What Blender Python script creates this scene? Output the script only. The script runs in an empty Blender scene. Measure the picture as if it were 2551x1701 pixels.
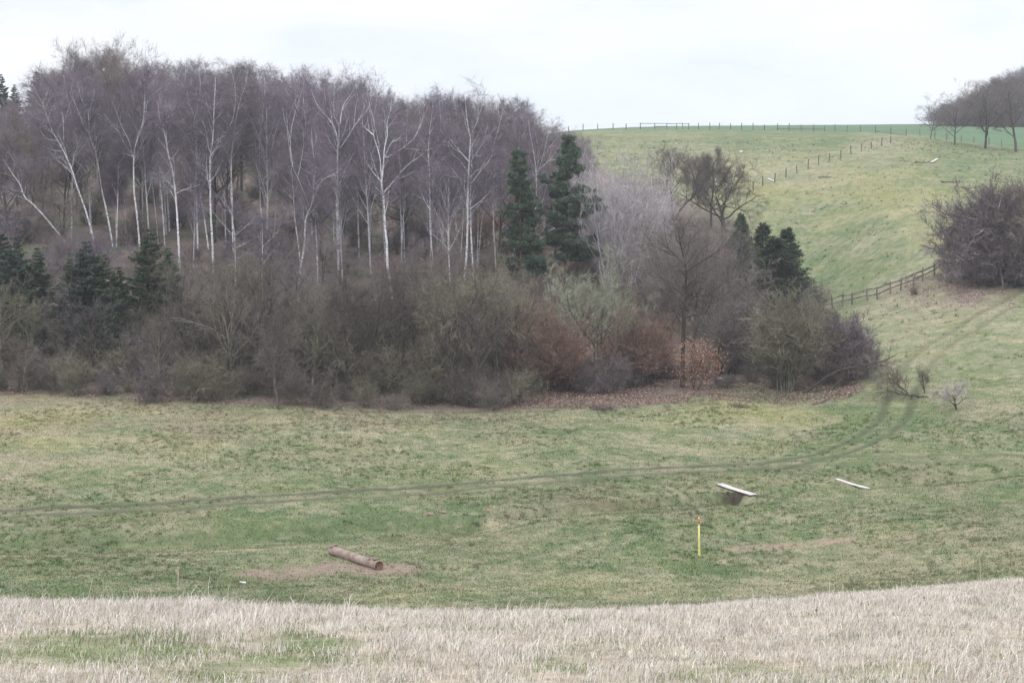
import bpy, math, random
import numpy as np
random.seed(7)
RS = np.random.RandomState(11)
scene = bpy.context.scene
COL = scene.collection

# ------------------------------------------------------------------ camera numbers
# picture units used below: a 2352 x 1568 frame
F = 1176/math.tan(math.radians(16.0))
PITCH = math.atan((784-310)/F)
CP, SP = math.cos(PITCH), math.sin(PITCH)
def ray(px, py):
    a = (px-1176)/F; b = (784-py)/F
    return np.array([a, CP+b*SP, -SP+b*CP])
def tanof(py):
    b = (784-py)/F
    return (-SP+b*CP)/(CP+b*SP)
def z1(pts): return [((x/3.3357)*.92199, (60+y/3.3357)*.92199) for x, y in pts]
def z2(pts): return [((700+x/3.3357)*.92199, (100+y/3.3357)*.92199) for x, y in pts]
def z3(pts): return [((x/2.9586)*.92199, (500+y/2.9586)*.92199) for x, y in pts]

# ------------------------------------------------------------------ noise
def _h(ix, iy, seed):
    n = (ix.astype(np.int64)*374761393 + iy.astype(np.int64)*668265263 + seed*1442695041) & 0xffffffff
    n = ((n ^ (n >> 13))*1274126177) & 0xffffffff
    n = n ^ (n >> 16)
    return (n & 0xffff)/65535.0
def vnoise(x, y, seed=0):
    ix = np.floor(x); iy = np.floor(y); fx = x-ix; fy = y-iy
    fx = fx*fx*(3-2*fx); fy = fy*fy*(3-2*fy)
    a = _h(ix, iy, seed); b = _h(ix+1, iy, seed); c = _h(ix, iy+1, seed); d = _h(ix+1, iy+1, seed)
    return (a*(1-fx)+b*fx)*(1-fy)+(c*(1-fx)+d*fx)*fy
def fbm(x, y, scale, octv=3, seed=0):
    t = 0; amp = 1; tot = 0
    x = np.asarray(x, float); y = np.asarray(y, float)
    for k in range(octv):
        f = 2**k/scale
        c, s = math.cos(k*1.1+.5), math.sin(k*1.1+.5)
        t = t+amp*vnoise((x*c-y*s)*f+17.3*k, (x*s+y*c)*f-9.1*k, seed+k*13); tot += amp; amp *= .55
    return t/tot
def sstep(a, b, x):
    t = np.clip((x-a)/(b-a), 0, 1); return t*t*(3-2*t)

# ------------------------------------------------------------------ terrain profiles
NEAR = [(-60, 9.0), (-20, 2.2), (0, -1.7), (5, -2.55)]
COLS = {
 0: [(13,1600),(21,1392),(28,1420),(40,1440),(50,1415),(57,1375),(66,1285),(74,1195),(85,1075),(97,965),(104,915),(115,800),(125,710),(145,570),(170,450),(200,375),(260,335),(400,325),(900,318),(2500,316)],
 600: [(13,1600),(22,1403),(29,1430),(40,1445),(50,1420),(58,1380),(67,1285),(75,1195),(86,1075),(98,975),(105,932),(116,830),(128,730),(148,600),(175,470),(205,385),(265,340),(400,325),(900,318),(2500,316)],
 1176: [(13,1600),(23,1416),(30,1442),(40,1450),(50,1425),(59,1385),(68,1285),(76,1195),(88,1075),(99,985),(106,945),(118,850),(135,740),(155,640),(185,520),(220,440),(270,360),(330,325),(500,318),(900,316),(2500,316)],
 1330: [(13,1600),(24,1412),(31,1438),(41,1447),(51,1423),(60,1380),(68,1285),(76,1195),(88,1078),(99,984),(106,940),(118,855),(135,750),(155,650),(185,535),(220,430),(262,345),(300,312),(345,301),(500,300),(700,298.5),(900,304),(2500,312)],
 1500: [(13,1600),(25,1405),(33,1435),(42,1445),(52,1420),(60,1375),(68,1285),(76,1195),(88,1080),(100,980),(107,930),(118,870),(135,780),(155,680),(185,550),(220,430),(260,355),(300,316),(335,297),(420,296),(600,291),(900,300),(2500,311)],
 1830: [(13,1600),(28,1385),(36,1415),(44,1420),(54,1400),(62,1355),(69,1285),(77,1190),(89,1075),(100,985),(108,925),(125,840),(150,730),(170,680),(185,620),(205,520),(230,430),(260,360),(295,318),(330,300),(400,297.5),(600,288),(900,296),(2500,310)],
 2080: [(13,1595),(31,1360),(38,1385),(46,1395),(54,1380),(62,1335),(68,1285),(76,1185),(88,1065),(98,975),(106,910),(118,840),(135,760),(150,690),(160,640),(175,570),(200,480),(230,400),(260,350),(290,320),(320,309),(400,297),(600,286),(900,294),(2500,310)],
 2352: [(14,1590),(36,1345),(44,1365),(52,1362),(60,1335),(68,1262),(76,1175),(88,1055),(98,965),(108,885),(118,825),(128,768),(138,715),(148,672),(160,610),(175,548),(200,480),(230,412),(260,365),(290,345),(320,327),(400,305),(600,283),(900,290),(2500,309)],
 2900: [(14,1590),(38,1318),(44,1340),(52,1345),(60,1310),(68,1235),(76,1150),(88,1030),(98,940),(108,862),(118,802),(128,747),(138,697),(148,657),(160,602),(175,542),(200,476),(230,408),(260,365),(290,345),(320,327),(400,305),(600,283),(900,290),(2500,309)],
 -500: [(13,1600),(20,1385),(28,1410),(40,1430),(50,1405),(57,1365),(66,1280),(74,1190),(85,1070),(97,960),(104,905),(115,790),(125,700),(145,570),(170,450),(200,375),(260,335),(400,325),(900,318),(2500,316)],
}
DG = np.concatenate([np.arange(-60, 0, 4.), np.arange(0, 40, .5), np.arange(40, 120, 1.), np.arange(120, 360, 3.), np.geomspace(360, 2500, 40)])
def pchip(xs, ys, xq):
    xs = np.array(xs, float); ys = np.array(ys, float)
    h = np.diff(xs); dl = np.diff(ys)/h; m = np.zeros(len(xs))
    for i in range(1, len(xs)-1):
        if dl[i-1]*dl[i] > 0:
            w1 = 2*h[i]+h[i-1]; w2 = h[i]+2*h[i-1]
            m[i] = (w1+w2)/(w1/dl[i-1]+w2/dl[i])
    m[0] = dl[0]; m[-1] = dl[-1]
    k = np.clip(np.searchsorted(xs, xq)-1, 0, len(xs)-2); t = (xq-xs[k])/h[k]
    return ((2*t**3-3*t**2+1)*ys[k]+(t**3-2*t**2+t)*h[k]*m[k]+(-2*t**3+3*t**2)*ys[k+1]+(t**3-t**2)*h[k]*m[k+1])
ck = sorted(COLS)
ctab = []
for c in ck:
    pts = list(NEAR)+[(d, d*tanof(y)) for d, y in COLS[c]]
    ctab.append(pchip([p[0] for p in pts], [p[1] for p in pts], DG))
ctab = np.array(ctab)
XG = np.linspace(-500, 2900, 137)
TAB = np.array([pchip(ck, ctab[:, j], XG) for j in range(len(DG))])    # [D, X]
for _ in range(3):
    P = np.pad(TAB, ((0, 0), (1, 1)), mode='edge'); TAB = (P[:, :-2]+2*P[:, 1:-1]+P[:, 2:])/4
def hbase(x, D):
    x = np.asarray(x, float); D = np.asarray(D, float)
    px = np.clip(1176+F*x/np.maximum(D, 9.0), -500, 2900)
    fx = (px+500)/3400*136; ix = np.clip(fx.astype(int), 0, 135); fx = fx-ix
    iy = np.clip(np.searchsorted(DG, D)-1, 0, len(DG)-2); fy = np.clip((D-DG[iy])/(DG[iy+1]-DG[iy]), 0, 1)
    return (TAB[iy, ix]*(1-fx)+TAB[iy, ix+1]*fx)*(1-fy)+(TAB[iy+1, ix]*(1-fx)+TAB[iy+1, ix+1]*fx)*fy
def hit0(px, py, f, lo=9.0, hi=900.0):
    r = ray(px, py); r = r/r[1]
    D = np.concatenate([np.arange(lo, 130, .1), np.arange(max(130, lo), hi, .4)])
    D = D[D >= lo]
    g = f(r[0]*D, D) >= r[2]*D
    i = np.argmax(g) if g.any() else len(D)-1
    d = D[i]; return np.array([r[0]*d, d, float(f(np.array([r[0]*d]), np.array([d]))[0])])
def poly(pts, lo=45.): return np.array([hit0(x, y, hbase, lo)[:2] for x, y in pts])
def pdist(x, y, P):
    best = np.full(np.shape(x), 1e9); side = np.zeros(np.shape(x)); par = np.zeros(np.shape(x))
    tot = 0
    for a, b in zip(P[:-1], P[1:]):
        d = b-a; L = math.hypot(*d); d = d/L
        t = np.clip((x-a[0])*d[0]+(y-a[1])*d[1], 0, L)
        dx = x-a[0]-d[0]*t; dy = y-a[1]-d[1]*t
        dist = np.sqrt(dx*dx+dy*dy); m = dist < best
        side = np.where(m, np.sign(d[0]*dy-d[1]*dx), side); par = np.where(m, tot+t, par)
        best = np.where(m, dist, best); tot += L
    return best, side, par
def dense(pts):
    P = np.array(pts, float); t = np.arange(len(P)); q = np.linspace(0, len(P)-1, (len(P)-1)*3+1)
    return list(zip(pchip(t, P[:, 0], q), pchip(t, P[:, 1], q)))
TR1 = poly(dense([(-300,1198),(0,1183),(400,1163),(900,1130),(1400,1092),(1700,1075),(2000,1057),(2352,1050),(2700,1046)]))
TR2 = poly(dense([(1780,1070),(1900,1048),(1990,1010),(2052,955),(2068,915),(2085,870),(2130,815),(2220,755),(2352,678),(2600,600)]))
TR3 = poly(dense([(1850,1085),(2000,1120),(2180,1168),(2352,1180),(2600,1170)]))
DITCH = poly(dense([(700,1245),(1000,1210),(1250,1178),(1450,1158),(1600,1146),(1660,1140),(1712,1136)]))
DITCH2 = poly(dense([(2010,1105),(2100,1098),(2200,1092),(2352,1078),(2600,1060)]))
BANK = poly(dense([(-300,1268),(0,1240),(350,1232),(700,1215),(1000,1195)]))
BARE1 = poly([(570,1318),(680,1310),(800,1304),(900,1303)])
BARE2 = poly([(1690,1262),(1760,1258),(1830,1252),(1940,1240)])
def height(x, y):
    x = np.asarray(x, float); y = np.asarray(y, float)
    z = hbase(x, y)
    far = sstep(8, 30, y)
    z = z+(fbm(x, y, 9, 3, 3)-.5)*.35*far*(1-sstep(300, 420, y))+(fbm(x, y, 1.4, 3, 5)-.5)*.16*far*(1-.6*sstep(180, 300, y))
    m = (y > 44) & (y < 200)
    if m.any():
        X, Y = x[m], y[m]; zz = z[m]
        for T in (TR1, TR2):
            d, s, p = pdist(X, Y, T)
            d1 = np.abs(d-.75); zz = zz-.09*np.exp(-(d1/.22)**2)*(.6+.4*fbm(p, s, 3, 2, 8))
        d, s, p = pdist(X, Y, DITCH); pE = np.linalg.norm(np.diff(DITCH, axis=0), axis=1).sum()
        dep = .12+.22*sstep(3, 20, p)+.6*sstep(pE-1.9, pE-1.0, p)
        q = d*s; prof = np.where(q > 0, 1-sstep(.08, .5, q), 1-sstep(.1, 2.4, -q)); zz = zz-dep*prof*(d < 4)*(p > .2)*(1-sstep(pE-.95, pE+.05, p))
        d, s, p = pdist(X, Y, DITCH2); zz = zz-.28*np.exp(-(d/1.1)**2)
        d, s, p = pdist(X, Y, BANK); q = d*s; zz = zz-.42*np.where(q > 0, np.exp(-(q/.9)**2), np.exp(-(q/2.6)**2))
        z[m] = zz
    return z
def hit(px, py, lo=45.): return hit0(px, py, height, lo)
def gz(x, y): return float(height(np.array([x]), np.array([y]))[0])
def toP(p):
    d = p[1]*CP-p[2]*SP; return 1176+F*p[0]/d, 784-F*(p[2]*CP+p[1]*SP)/d
def topx(x, y, z):
    d = y*CP-z*SP; d = np.maximum(d, .5)
    return 1176+F*x/d, 784-F*(z*CP+y*SP)/d

# ------------------------------------------------------------------ ground colour (albedo) by place
CTRL = np.array([ # px, py, straw, brown, yellow
(100,960,.72,.30,.45),(500,960,.7,.35,.25),(800,980,.75,.35,0),(1100,960,.45,.1,0),(300,1040,.7,.1,.1),(700,1020,.62,.15,0),(1000,1010,.62,0,.1),(700,1075,.35,0,0),(1100,1050,.5,0,.1),
(1500,980,.55,0,.2),(1500,1030,.5,0,0),(1800,960,.5,0,.45),(1900,1030,.25,0,0),(2000,930,.15,0,0),(300,1120,.45,0,.1),(800,1100,.4,0,.1),(1300,1070,.35,0,0),(200,1215,.1,.15,0),(600,1200,.32,.15,0),
(100,1330,.2,.1,0),(100,1275,.3,0,0),(600,1250,.3,0,0),(1000,1160,.15,.2,0),(1300,1145,.25,.45,0),(1500,1135,.3,.4,0),(1300,1180,.4,0,0),(1500,1220,.15,.05,0),(1800,1200,.12,0,0),(2100,1150,.2,0,0),(2300,1120,.2,.1,0),(2150,1085,.25,.4,0),(2300,1078,.25,.3,0),
(2000,1240,.5,.15,.1),(2250,1230,.4,.1,0),(1300,1290,.4,.05,.1),(1500,1345,.5,0,.1),(1000,1350,.4,0,.1),(1800,1350,.65,0,0),(2200,1290,.4,0,0),(500,1350,.1,.1,0),(1600,1290,.1,0,0),
(2100,960,.2,0,0),(2250,980,.3,.1,0),(2330,900,.45,0,.1),(2200,850,.4,0,.2),(2300,760,.5,0,.1),(2150,780,.6,0,.2),(2050,740,.65,.1,0),(2200,690,.75,.1,0),(2330,720,.6,0,0),(2060,680,.6,.2,0),(2300,650,.6,.5,0),
(2200,930,.5,.2,0),(2000,800,.4,0,.1),
(1900,625,.02,0,0),(1950,670,.0,0,0),(1850,560,.15,0,0),(2000,560,.4,0,.1),(2100,600,.45,.05,.1),(2150,530,.45,0,.4),(1900,500,.3,0,.3),(1960,540,.15,0,0),(1800,450,.35,0,.75),(2000,430,.35,0,.8),(2100,450,.35,0,.6),(2200,460,.35,0,.4),
(1750,380,.55,0,.35),(1600,370,.6,.05,.1),(1500,340,.35,0,.3),(1700,322,.1,0,0),(1500,318,.25,0,0),(2000,345,.5,.05,0),(1900,380,.5,0,.4),(2200,380,.2,0,.15),(2300,380,.12,0,.1),(1900,312,.05,0,0),(2200,345,.1,0,0),(2080,375,.4,0,.5),(2300,440,.3,0,.4),(1850,420,.55,.05,.2),
])
EDGE_X = [-600,0,300,600,900,1200,1400,1600,1800,1950,1990,2000]
EDGE_Y = [895,905,915,932,946,940,930,915,925,915,885,700]
def litter_mask(px, py, x, y):
    n = (fbm(x, y, 5, 3, 21)-.5)
    e = np.interp(px, EDGE_X, EDGE_Y)+n*26
    r = np.interp(py, [250,300,340,400,500,650,700,800,900,960], [1290,1310,1335,1400,1680,1790,1840,1950,1990,2000])+n*60
    return sstep(8, -8, py-e)*sstep(14, -14, px-r)*(y > 90)*(y < 480)
GREEN = np.array([.113,.145,.062]); GREEN2 = np.array([.082,.115,.050]); STRAW = np.array([.31,.275,.185]); YEL = np.array([.30,.26,.07])
BROWN = np.array([.17,.125,.095]); LITT = np.array([.145,.115,.095]); DIRT = np.array([.27,.195,.15]); FIELD = np.array([.082,.142,.072])
PALE = np.array([.46,.385,.29])
def ground_col(x, y, z, k=1.0):
    px, py = topx(x, y, z)
    w = np.zeros(x.shape); acc = [np.zeros(x.shape) for _ in range(3)]
    for c in CTRL:
        d2 = (px-c[0])**2+((py-c[1])*2.2)**2
        wi = 1/(d2+900)**1.6; w += wi
        for j in range(3): acc[j] += wi*c[2+j]
    st, br, ye = [a/w for a in acc]
    m0 = fbm(x, y, 7, 3, 31)-.5; m1 = fbm(x, y, 2.2, 3, 37)-.5; m2 = fbm(x, y*1.0, .5, 3, 41)-.5
    st = np.clip(st*.82+.01+m0*.3+m1*.65+m2*1.1*k, 0, 1)
    br = np.clip(br+m0*.5*(br > .04)+(fbm(x, y, 3, 3, 51)-.5)*.9*np.minimum(br*4, 1), 0, 1)
    ye = np.clip(ye*1.1+(fbm(x, y, 4, 3, 61)-.55)*1.6*np.minimum(ye*4, 1), 0, 1)
    gm = sstep(.35, .65, fbm(x, y, 3.5, 4, 71))[:, None]
    c = GREEN*gm+GREEN2*(1-gm)*1.15
    c = c*(1-st[:, None])+STRAW*st[:, None]
    c = c*(1-.3*ye[:, None])+YEL*.3*ye[:, None]
    c = c*(1-.7*br[:, None])+BROWN*.7*br[:, None]
    # bare soil beside the log and the strip to the right of the post
    m = (y > 44) & (y < 110)
    if m.any():
        X, Y = x[m], y[m]; cc = c[m]
        for B, wd in ((BARE1, 1.7), (BARE2, .6)):
            d, s, p = pdist(X, Y, B)
            d = d+(fbm(X, Y, 1.5, 3, 81)-.5)*1.6*wd
            f = (sstep(wd, wd*.3, d)*np.clip(.62+1.6*(fbm(X, Y, .7, 3, 91)-.5), 0, .95))[:, None]
            cc = cc*(1-f)+(DIRT if wd < 1 else DIRT*np.array([.86,.86,.92]))*f
        for T, ww, st_ in ((TR1, .34, 1.1), (TR2, .33, 1.0), (TR3, .5, .22)):
            d, s, p = pdist(X, Y, T)
            f = np.exp(-((d-.75)/ww)**2)
            if T is TR1: f = f*np.where(s > 0, 1.0, .75)*(1-.62*sstep(12, 18, X))
            f = np.clip(f*st_*(.75+.9*(fbm(X, Y, 1.2, 3, 95)-.3)), 0, .92)[:, None]
            cc = cc*(1-f)+(np.array([.076,.070,.049]) if T is TR1 else np.array([.072,.083,.042]))*f
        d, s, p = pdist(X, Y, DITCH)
        pE = np.linalg.norm(np.diff(DITCH, axis=0), axis=1).sum(); q = d*s; face = sstep(-.25, .02, q)*sstep(.75, .5, q); f = (face*(.4*(p > 1)*(fbm(X, Y, .8, 2, 99))+.9*sstep(pE-1.3, pE-1.15, p-(.5-np.clip(q, 0, .6))*.9+(fbm(X, Y, .3, 2, 77)-.5)*.5)*(.75+.5*(fbm(X, Y, .25, 3, 78)-.5))))[:, None]; f = np.clip(f, 0, .95)*(p < pE)[:, None]; cc = cc*(1-f)+BROWN*.26*f  # brown soil on ditch face, with the pit's shade under the plank painted in
        d, s, p = pdist(X, Y, BANK); q = d*s; f = (np.exp(-((q-.4)/.8)**2)*.55*(.4+1.1*fbm(X, Y, 1.5, 3, 97)))[:, None]; cc = cc*(1-f)+GREEN2*.85*f
        f = (np.exp(-((q+2.6)/.5)**2)*.5*(.3+1.2*fbm(X, Y, 2., 3, 98)))[:, None]; cc = cc*(1-f)+STRAW*1.1*f
        c[m] = cc
    m = (y >= 110) & (y < 210)
    if m.any():
        X, Y = x[m], y[m]; cc = c[m]
        d, s, p = pdist(X, Y, TR2); f = np.clip(np.exp(-((d-.85)/.36)**2)*.5, 0, 1)[:, None]
        cc = cc*(1-f)+np.array([.095,.088,.05])*f; c[m] = cc
    lm = litter_mask(px, py, x, y)
    pk = sstep(26, 6, np.hypot((px-1700)/8, py-908)*1.0)  # paler dead grass strip at the lip
    lc = LITT*(0.65+.8*fbm(x, y, 1.1, 4, 101)[:, None])
    gr = sstep(.56, .68, fbm(x, y, 3.0, 3, 111))*.7
    lc = lc*(1-gr[:, None])+GREEN2*gr[:, None]
    c = c*(1-lm[:, None])+lc*lm[:, None]
    # leafy bank under the right-hand thicket
    rb = sstep(70, 20, np.hypot((px-2210)*.42, (py-668)*1.5))*sstep(.35, .6, fbm(x, y, 2.5, 3, 121))
    c = c*(1-rb[:, None]*.8)+LITT*1.35*rb[:, None]*.8
    ff = sstep(332, 342, y+(fbm(x, y, 14, 2, 131)-.5)*6-np.interp(px, [1300,1600,2080,2200,2352], [-2,0,-18,-32,-40])*1.0)*(px > 1250)
    c = c*(1-ff[:, None])+(FIELD*(.85+.3*fbm(x, y, 18, 3, 141))[:, None])*ff[:, None]
    # grey dead grass under the hilltop fence
    fg = sstep(42, 12, y)
    g = np.clip(green_patch(x, y)+m2*.6, 0, 1)*.8
    fc = PALE*(.38+.6*fbm(x, y, .25, 3, 151)[:, None]); fc = fc*(1-g[:, None])+GREEN*1.2*g[:, None]
    fg = sstep(46, 40, y)[:, None]
    c = c*(1-fg)+fc*fg
    return np.clip(c, .01, .8)
def green_patch(x, y):
    px, py = topx(x, y, hbase(x, y))
    a = 0
    for cx, cy, rx, ry, s in ((250,1500,330,42,.95),(620,1520,200,45,.6),(60,1470,110,30,.45),(870,1445,60,22,.5),(1290,1530,110,28,.7),(1000,1480,130,20,.4),(1700,1535,160,28,.45),(1480,1500,170,16,.35),(2010,1555,200,22,.5),(730,1480,80,25,.6),(2300,1500,120,15,.25),(2050,1420,160,7,.3),(480,1540,300,40,.35)):
        a = a+s*np.exp(-(((px-cx)/rx)**2+((py-cy)/ry)**2))
    return np.clip(a*.75*(.4+1.2*fbm(x, y, .8, 3, 163))+(fbm(x, y, 1.1, 3, 161)-.58)*1.5, 0, 1)

# ------------------------------------------------------------------ mesh helpers
def new_mesh(name, V, T, cols=None, smooth=False, nper=3):
    me = bpy.data.meshes.new(name)
    V = np.asarray(V, np.float32); T = np.asarray(T, np.int32)
    me.vertices.add(len(V)); me.vertices.foreach_set('co', V.ravel())
    me.loops.add(T.size); me.loops.foreach_set('vertex_index', T.ravel())
    me.polygons.add(len(T)); me.polygons.foreach_set('loop_start', np.arange(0, T.size, T.shape[1], dtype=np.int32))
    me.polygons.foreach_set('loop_total', np.full(len(T), T.shape[1], np.int32))
    if smooth: me.polygons.foreach_set('use_smooth', np.ones(len(T), bool))
    if cols is not None:
        a = me.color_attributes.new('Col', 'FLOAT_COLOR', 'POINT')
        C4 = np.ones((len(V), 4), np.float32); C4[:, :3] = cols; a.data.foreach_set('color', C4.ravel())
    me.update(calc_edges=True); me.validate(verbose=False)
    return me
class Acc:
    def __init__(s): s.V = []; s.T = []; s.n = 0; s.C = []
    def add(s, V, T, C=None):
        V = np.asarray(V, float).reshape(-1, 3); T = np.asarray(T, int).reshape(-1, 3)
        s.V.append(V); s.T.append(T+s.n); s.n += len(V)
        if C is not None: s.C.append(np.broadcast_to(np.asarray(C, float), (len(V), 3)))
    def tube(s, pts, rad, k=5, cap=False, C=None):
        pts = np.asarray(pts, float); n = len(pts); rad = np.broadcast_to(rad, (n,))
        tg = np.gradient(pts, axis=0); tg /= np.linalg.norm(tg, axis=1)[:, None]+1e-9
        ref = np.array([1., 0, 0]) if abs(tg[0][0]) < .8 else np.array([0, 1., 0])
        a = np.cross(tg, ref); a /= np.linalg.norm(a, axis=1)[:, None]+1e-9; b = np.cross(tg, a)
        th = np.arange(k)*2*math.pi/k
        V = pts[:, None]+rad[:, None, None]*(a[:, None]*np.cos(th)[None, :, None]+b[:, None]*np.sin(th)[None, :, None])
        i = np.arange(n-1)[:, None]*k; j = np.arange(k)[None]; j2 = (j+1) % k
        q = np.stack([i+j, i+j2, i+k+j2, i+k+j], -1).reshape(-1, 4)
        T = np.concatenate([q[:, [0, 1, 2]], q[:, [0, 2, 3]]])
        V = V.reshape(-1, 3)
        if cap:
            V = np.concatenate([V, pts[[0, -1]]]); m = n*k
            jj = np.arange(k); jn = (jj+1) % k
            T = np.concatenate([T, np.stack([jn, jj, np.full(k, m)], 1), np.stack([(n-1)*k+jj, (n-1)*k+jn, np.full(k, m+1)], 1)])
        s.add(V, T, C)
    def box(s, c, ax, ay, az):
        c, ax, ay, az = [np.asarray(v, float) for v in (c, ax, ay, az)]
        V = [c+i*ax+j*ay+k*az for k in (-1, 1) for j in (-1, 1) for i in (-1, 1)]
        Q = [(0,2,3,1),(4,5,7,6),(0,1,5,4),(2,6,7,3),(0,4,6,2),(1,3,7,5)]
        s.add(V, [t for q in Q for t in ((q[0], q[1], q[2]), (q[0], q[2], q[3]))])
    def mesh(s, name, smooth=True):
        return new_mesh(name, np.concatenate(s.V), np.concatenate(s.T), np.concatenate(s.C) if s.C else None, smooth)
def unit(a): return a/(np.linalg.norm(a, axis=-1, keepdims=True)+1e-9)
def ribbons(acc, O, Dr, L, W, droop, R, taper=.65, C=None):
    n = len(O); L = np.asarray(L)[:, None]; W = np.broadcast_to(np.asarray(W, float), (n,))[:, None]
    side = unit(np.cross(Dr, R.normal(size=(n, 3))))*W*.5
    P1 = O+Dr*L*.5; P2 = O+Dr*L; P1[:, 2] -= (droop*.3*L[:, 0]); P2[:, 2] -= (droop*L[:, 0])
    V = np.stack([O-side, O+side, P1-side*taper, P1+side*taper, P2], 1).reshape(-1, 3)
    b = (np.arange(n)*5)[:, None]
    T = np.concatenate([b+np.array([0, 1, 3]), b+np.array([0, 3, 2]), b+np.array([2, 3, 4])])
    acc.add(V, T, None if C is None else np.repeat(C, 5, axis=0)); return P1, P2
def obj(name, me, mat, parent=None, loc=(0, 0, 0)):
    if len(me.materials) == 0: me.materials.append(mat)
    o = bpy.data.objects.new(name, me); COL.objects.link(o); o.location = loc
    if parent: o.parent = parent
    if me.materials[0] is not mat:
        o.material_slots[0].link = 'OBJECT'; o.material_slots[0].material = mat
    return o
def tag(o, label=None, cat=None, group=None, kind=None):
    if label: o['label'] = label
    if cat: o['category'] = cat
    if group: o['group'] = group
    if kind: o['kind'] = kind
    return o
def empty(name, loc, label, cat, group=None, rz=0, sc=1):
    o = bpy.data.objects.new(name, None); COL.objects.link(o); o.location = loc; o.rotation_euler.z = rz
    o.scale = (sc, sc, sc) if not hasattr(sc, '__len__') else sc
    o.empty_display_size = .3
    return tag(o, label, cat, group)

# ------------------------------------------------------------------ materials
def mat_base(name):
    m = bpy.data.materials.new(name); m.use_nodes = True; nt = m.node_tree
    b = nt.nodes['Principled BSDF']; b.inputs['Roughness'].default_value = .9
    b.inputs['Specular IOR Level'].default_value = .15
    return m, nt, b
def N(nt, t, **kw):
    n = nt.nodes.new(t)
    for k, v in kw.items():
        if k in n.inputs: n.inputs[k].default_value = v
        else: setattr(n, k, v)
    return n
def ramp(nt, fac, stops):
    r = nt.nodes.new('ShaderNodeValToRGB'); nt.links.new(fac, r.inputs[0])
    e = r.color_ramp.elements
    while len(e) < len(stops): e.new(.5)
    for el, (p, c) in zip(e, stops): el.position = p; el.color = (*c, 1)
    return r.outputs[0]
def mat_noise(name, c1, c2, scale=4., stretch=(1, 1, 1), lo=.35, hi=.65, rvar=.25, detail=4, bump=0, rough=.9):
    m, nt, b = mat_base(name); b.inputs['Roughness'].default_value = rough
    tc = N(nt, 'ShaderNodeTexCoord'); mp = N(nt, 'ShaderNodeMapping'); mp.inputs['Scale'].default_value = stretch
    nt.links.new(tc.outputs['Object'], mp.inputs[0])
    no = N(nt, 'ShaderNodeTexNoise', Scale=scale, Detail=detail); nt.links.new(mp.outputs[0], no.inputs['Vector'])
    col = ramp(nt, no.outputs[0], [(lo, c1), (hi, c2)])
    oi = N(nt, 'ShaderNodeObjectInfo')
    mr = N(nt, 'ShaderNodeMapRange'); mr.inputs[3].default_value = 1-rvar; mr.inputs[4].default_value = 1+rvar
    nt.links.new(oi.outputs['Random'], mr.inputs[0])
    hs = N(nt, 'ShaderNodeHueSaturation'); nt.links.new(col, hs.inputs['Color']); nt.links.new(mr.outputs[0], hs.inputs['Value'])
    nt.links.new(hs.outputs[0], b.inputs['Base Color'])
    if bump:
        bp = N(nt, 'ShaderNodeBump', Strength=bump, Distance=.05); nt.links.new(no.outputs[0], bp.inputs['Height']); nt.links.new(bp.outputs[0], b.inputs['Normal'])
    return m
def mat_col(name, trans=0, noise=()):
    m, nt, b = mat_base(name)
    at = N(nt, 'ShaderNodeAttribute', attribute_name='Col'); c = at.outputs['Color']
    tc = N(nt, 'ShaderNodeTexCoord')
    for sc, amt in noise:
        no = N(nt, 'ShaderNodeTexNoise', Scale=sc, Detail=5, Roughness=.7); nt.links.new(tc.outputs['Object'], no.inputs['Vector'])
        mr = N(nt, 'ShaderNodeMapRange'); mr.inputs[1].default_value = .3; mr.inputs[2].default_value = .7
        mr.inputs[3].default_value = 1-amt; mr.inputs[4].default_value = 1+amt; nt.links.new(no.outputs[0], mr.inputs[0])
        hs = N(nt, 'ShaderNodeHueSaturation'); nt.links.new(c, hs.inputs['Color']); nt.links.new(mr.outputs[0], hs.inputs['Value']); c = hs.outputs[0]
        bp = N(nt, 'ShaderNodeBump', Strength=.5, Distance=.25/sc)
        nt.links.new(no.outputs[0], bp.inputs['Height']); nt.links.new(bp.outputs[0], b.inputs['Normal'])
    nt.links.new(c, b.inputs['Base Color'])
    if trans:
        tr = N(nt, 'ShaderNodeBsdfTranslucent'); nt.links.new(c, tr.inputs[0]); mx = N(nt, 'ShaderNodeMixShader'); mx.inputs[0].default_value = trans
        nt.links.new(b.outputs[0], mx.inputs[1]); nt.links.new(tr.outputs[0], mx.inputs[2]); nt.links.new(mx.outputs[0], nt.nodes['Material Output'].inputs[0])
    return m
M = {}
M['ground'] = mat_col('ground_mat', noise=((2.5, .22), (9, .25)))
M['grass'] = mat_col('grass_mat', trans=.3)
M['leaf'] = mat_col('dead_leaf_mat', trans=.15)
M['birch_bark'] = mat_noise('birch_bark', (.10,.095,.095), (.74,.74,.77), 3.0, (3, 3, 6), .40, .50, .14)
M['birch_far'] = mat_noise('birch_bark_grey', (.16,.15,.15), (.66,.65,.68), 3.0, (3, 3, 6), .40, .52, .2)
M['bark'] = mat_noise('dark_bark', (.045,.038,.034), (.12,.10,.09), 5, (3, 3, .6))
M['bark_olive'] = mat_noise('mossy_bark', (.06,.06,.045), (.24,.225,.17), 4, (2, 2, .6))
M['bark_grey'] = mat_noise('pale_grey_bark', (.30,.28,.29), (.52,.49,.51), 5, (2, 2, .6))
M['bark_red'] = mat_noise('pine_bark', (.09,.05,.035), (.24,.12,.075), 5, (2, 2, .6))
M['tw_purple'] = mat_noise('purple_twig', (.122,.103,.122), (.208,.175,.208), .25, rvar=.22)
M['tw_brown'] = mat_noise('brown_twig', (.105,.09,.08), (.205,.175,.155), .25, rvar=.22)
M['tw_olive'] = mat_noise('olive_twig', (.11,.103,.072), (.225,.205,.15), .35, rvar=.22)
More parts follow.
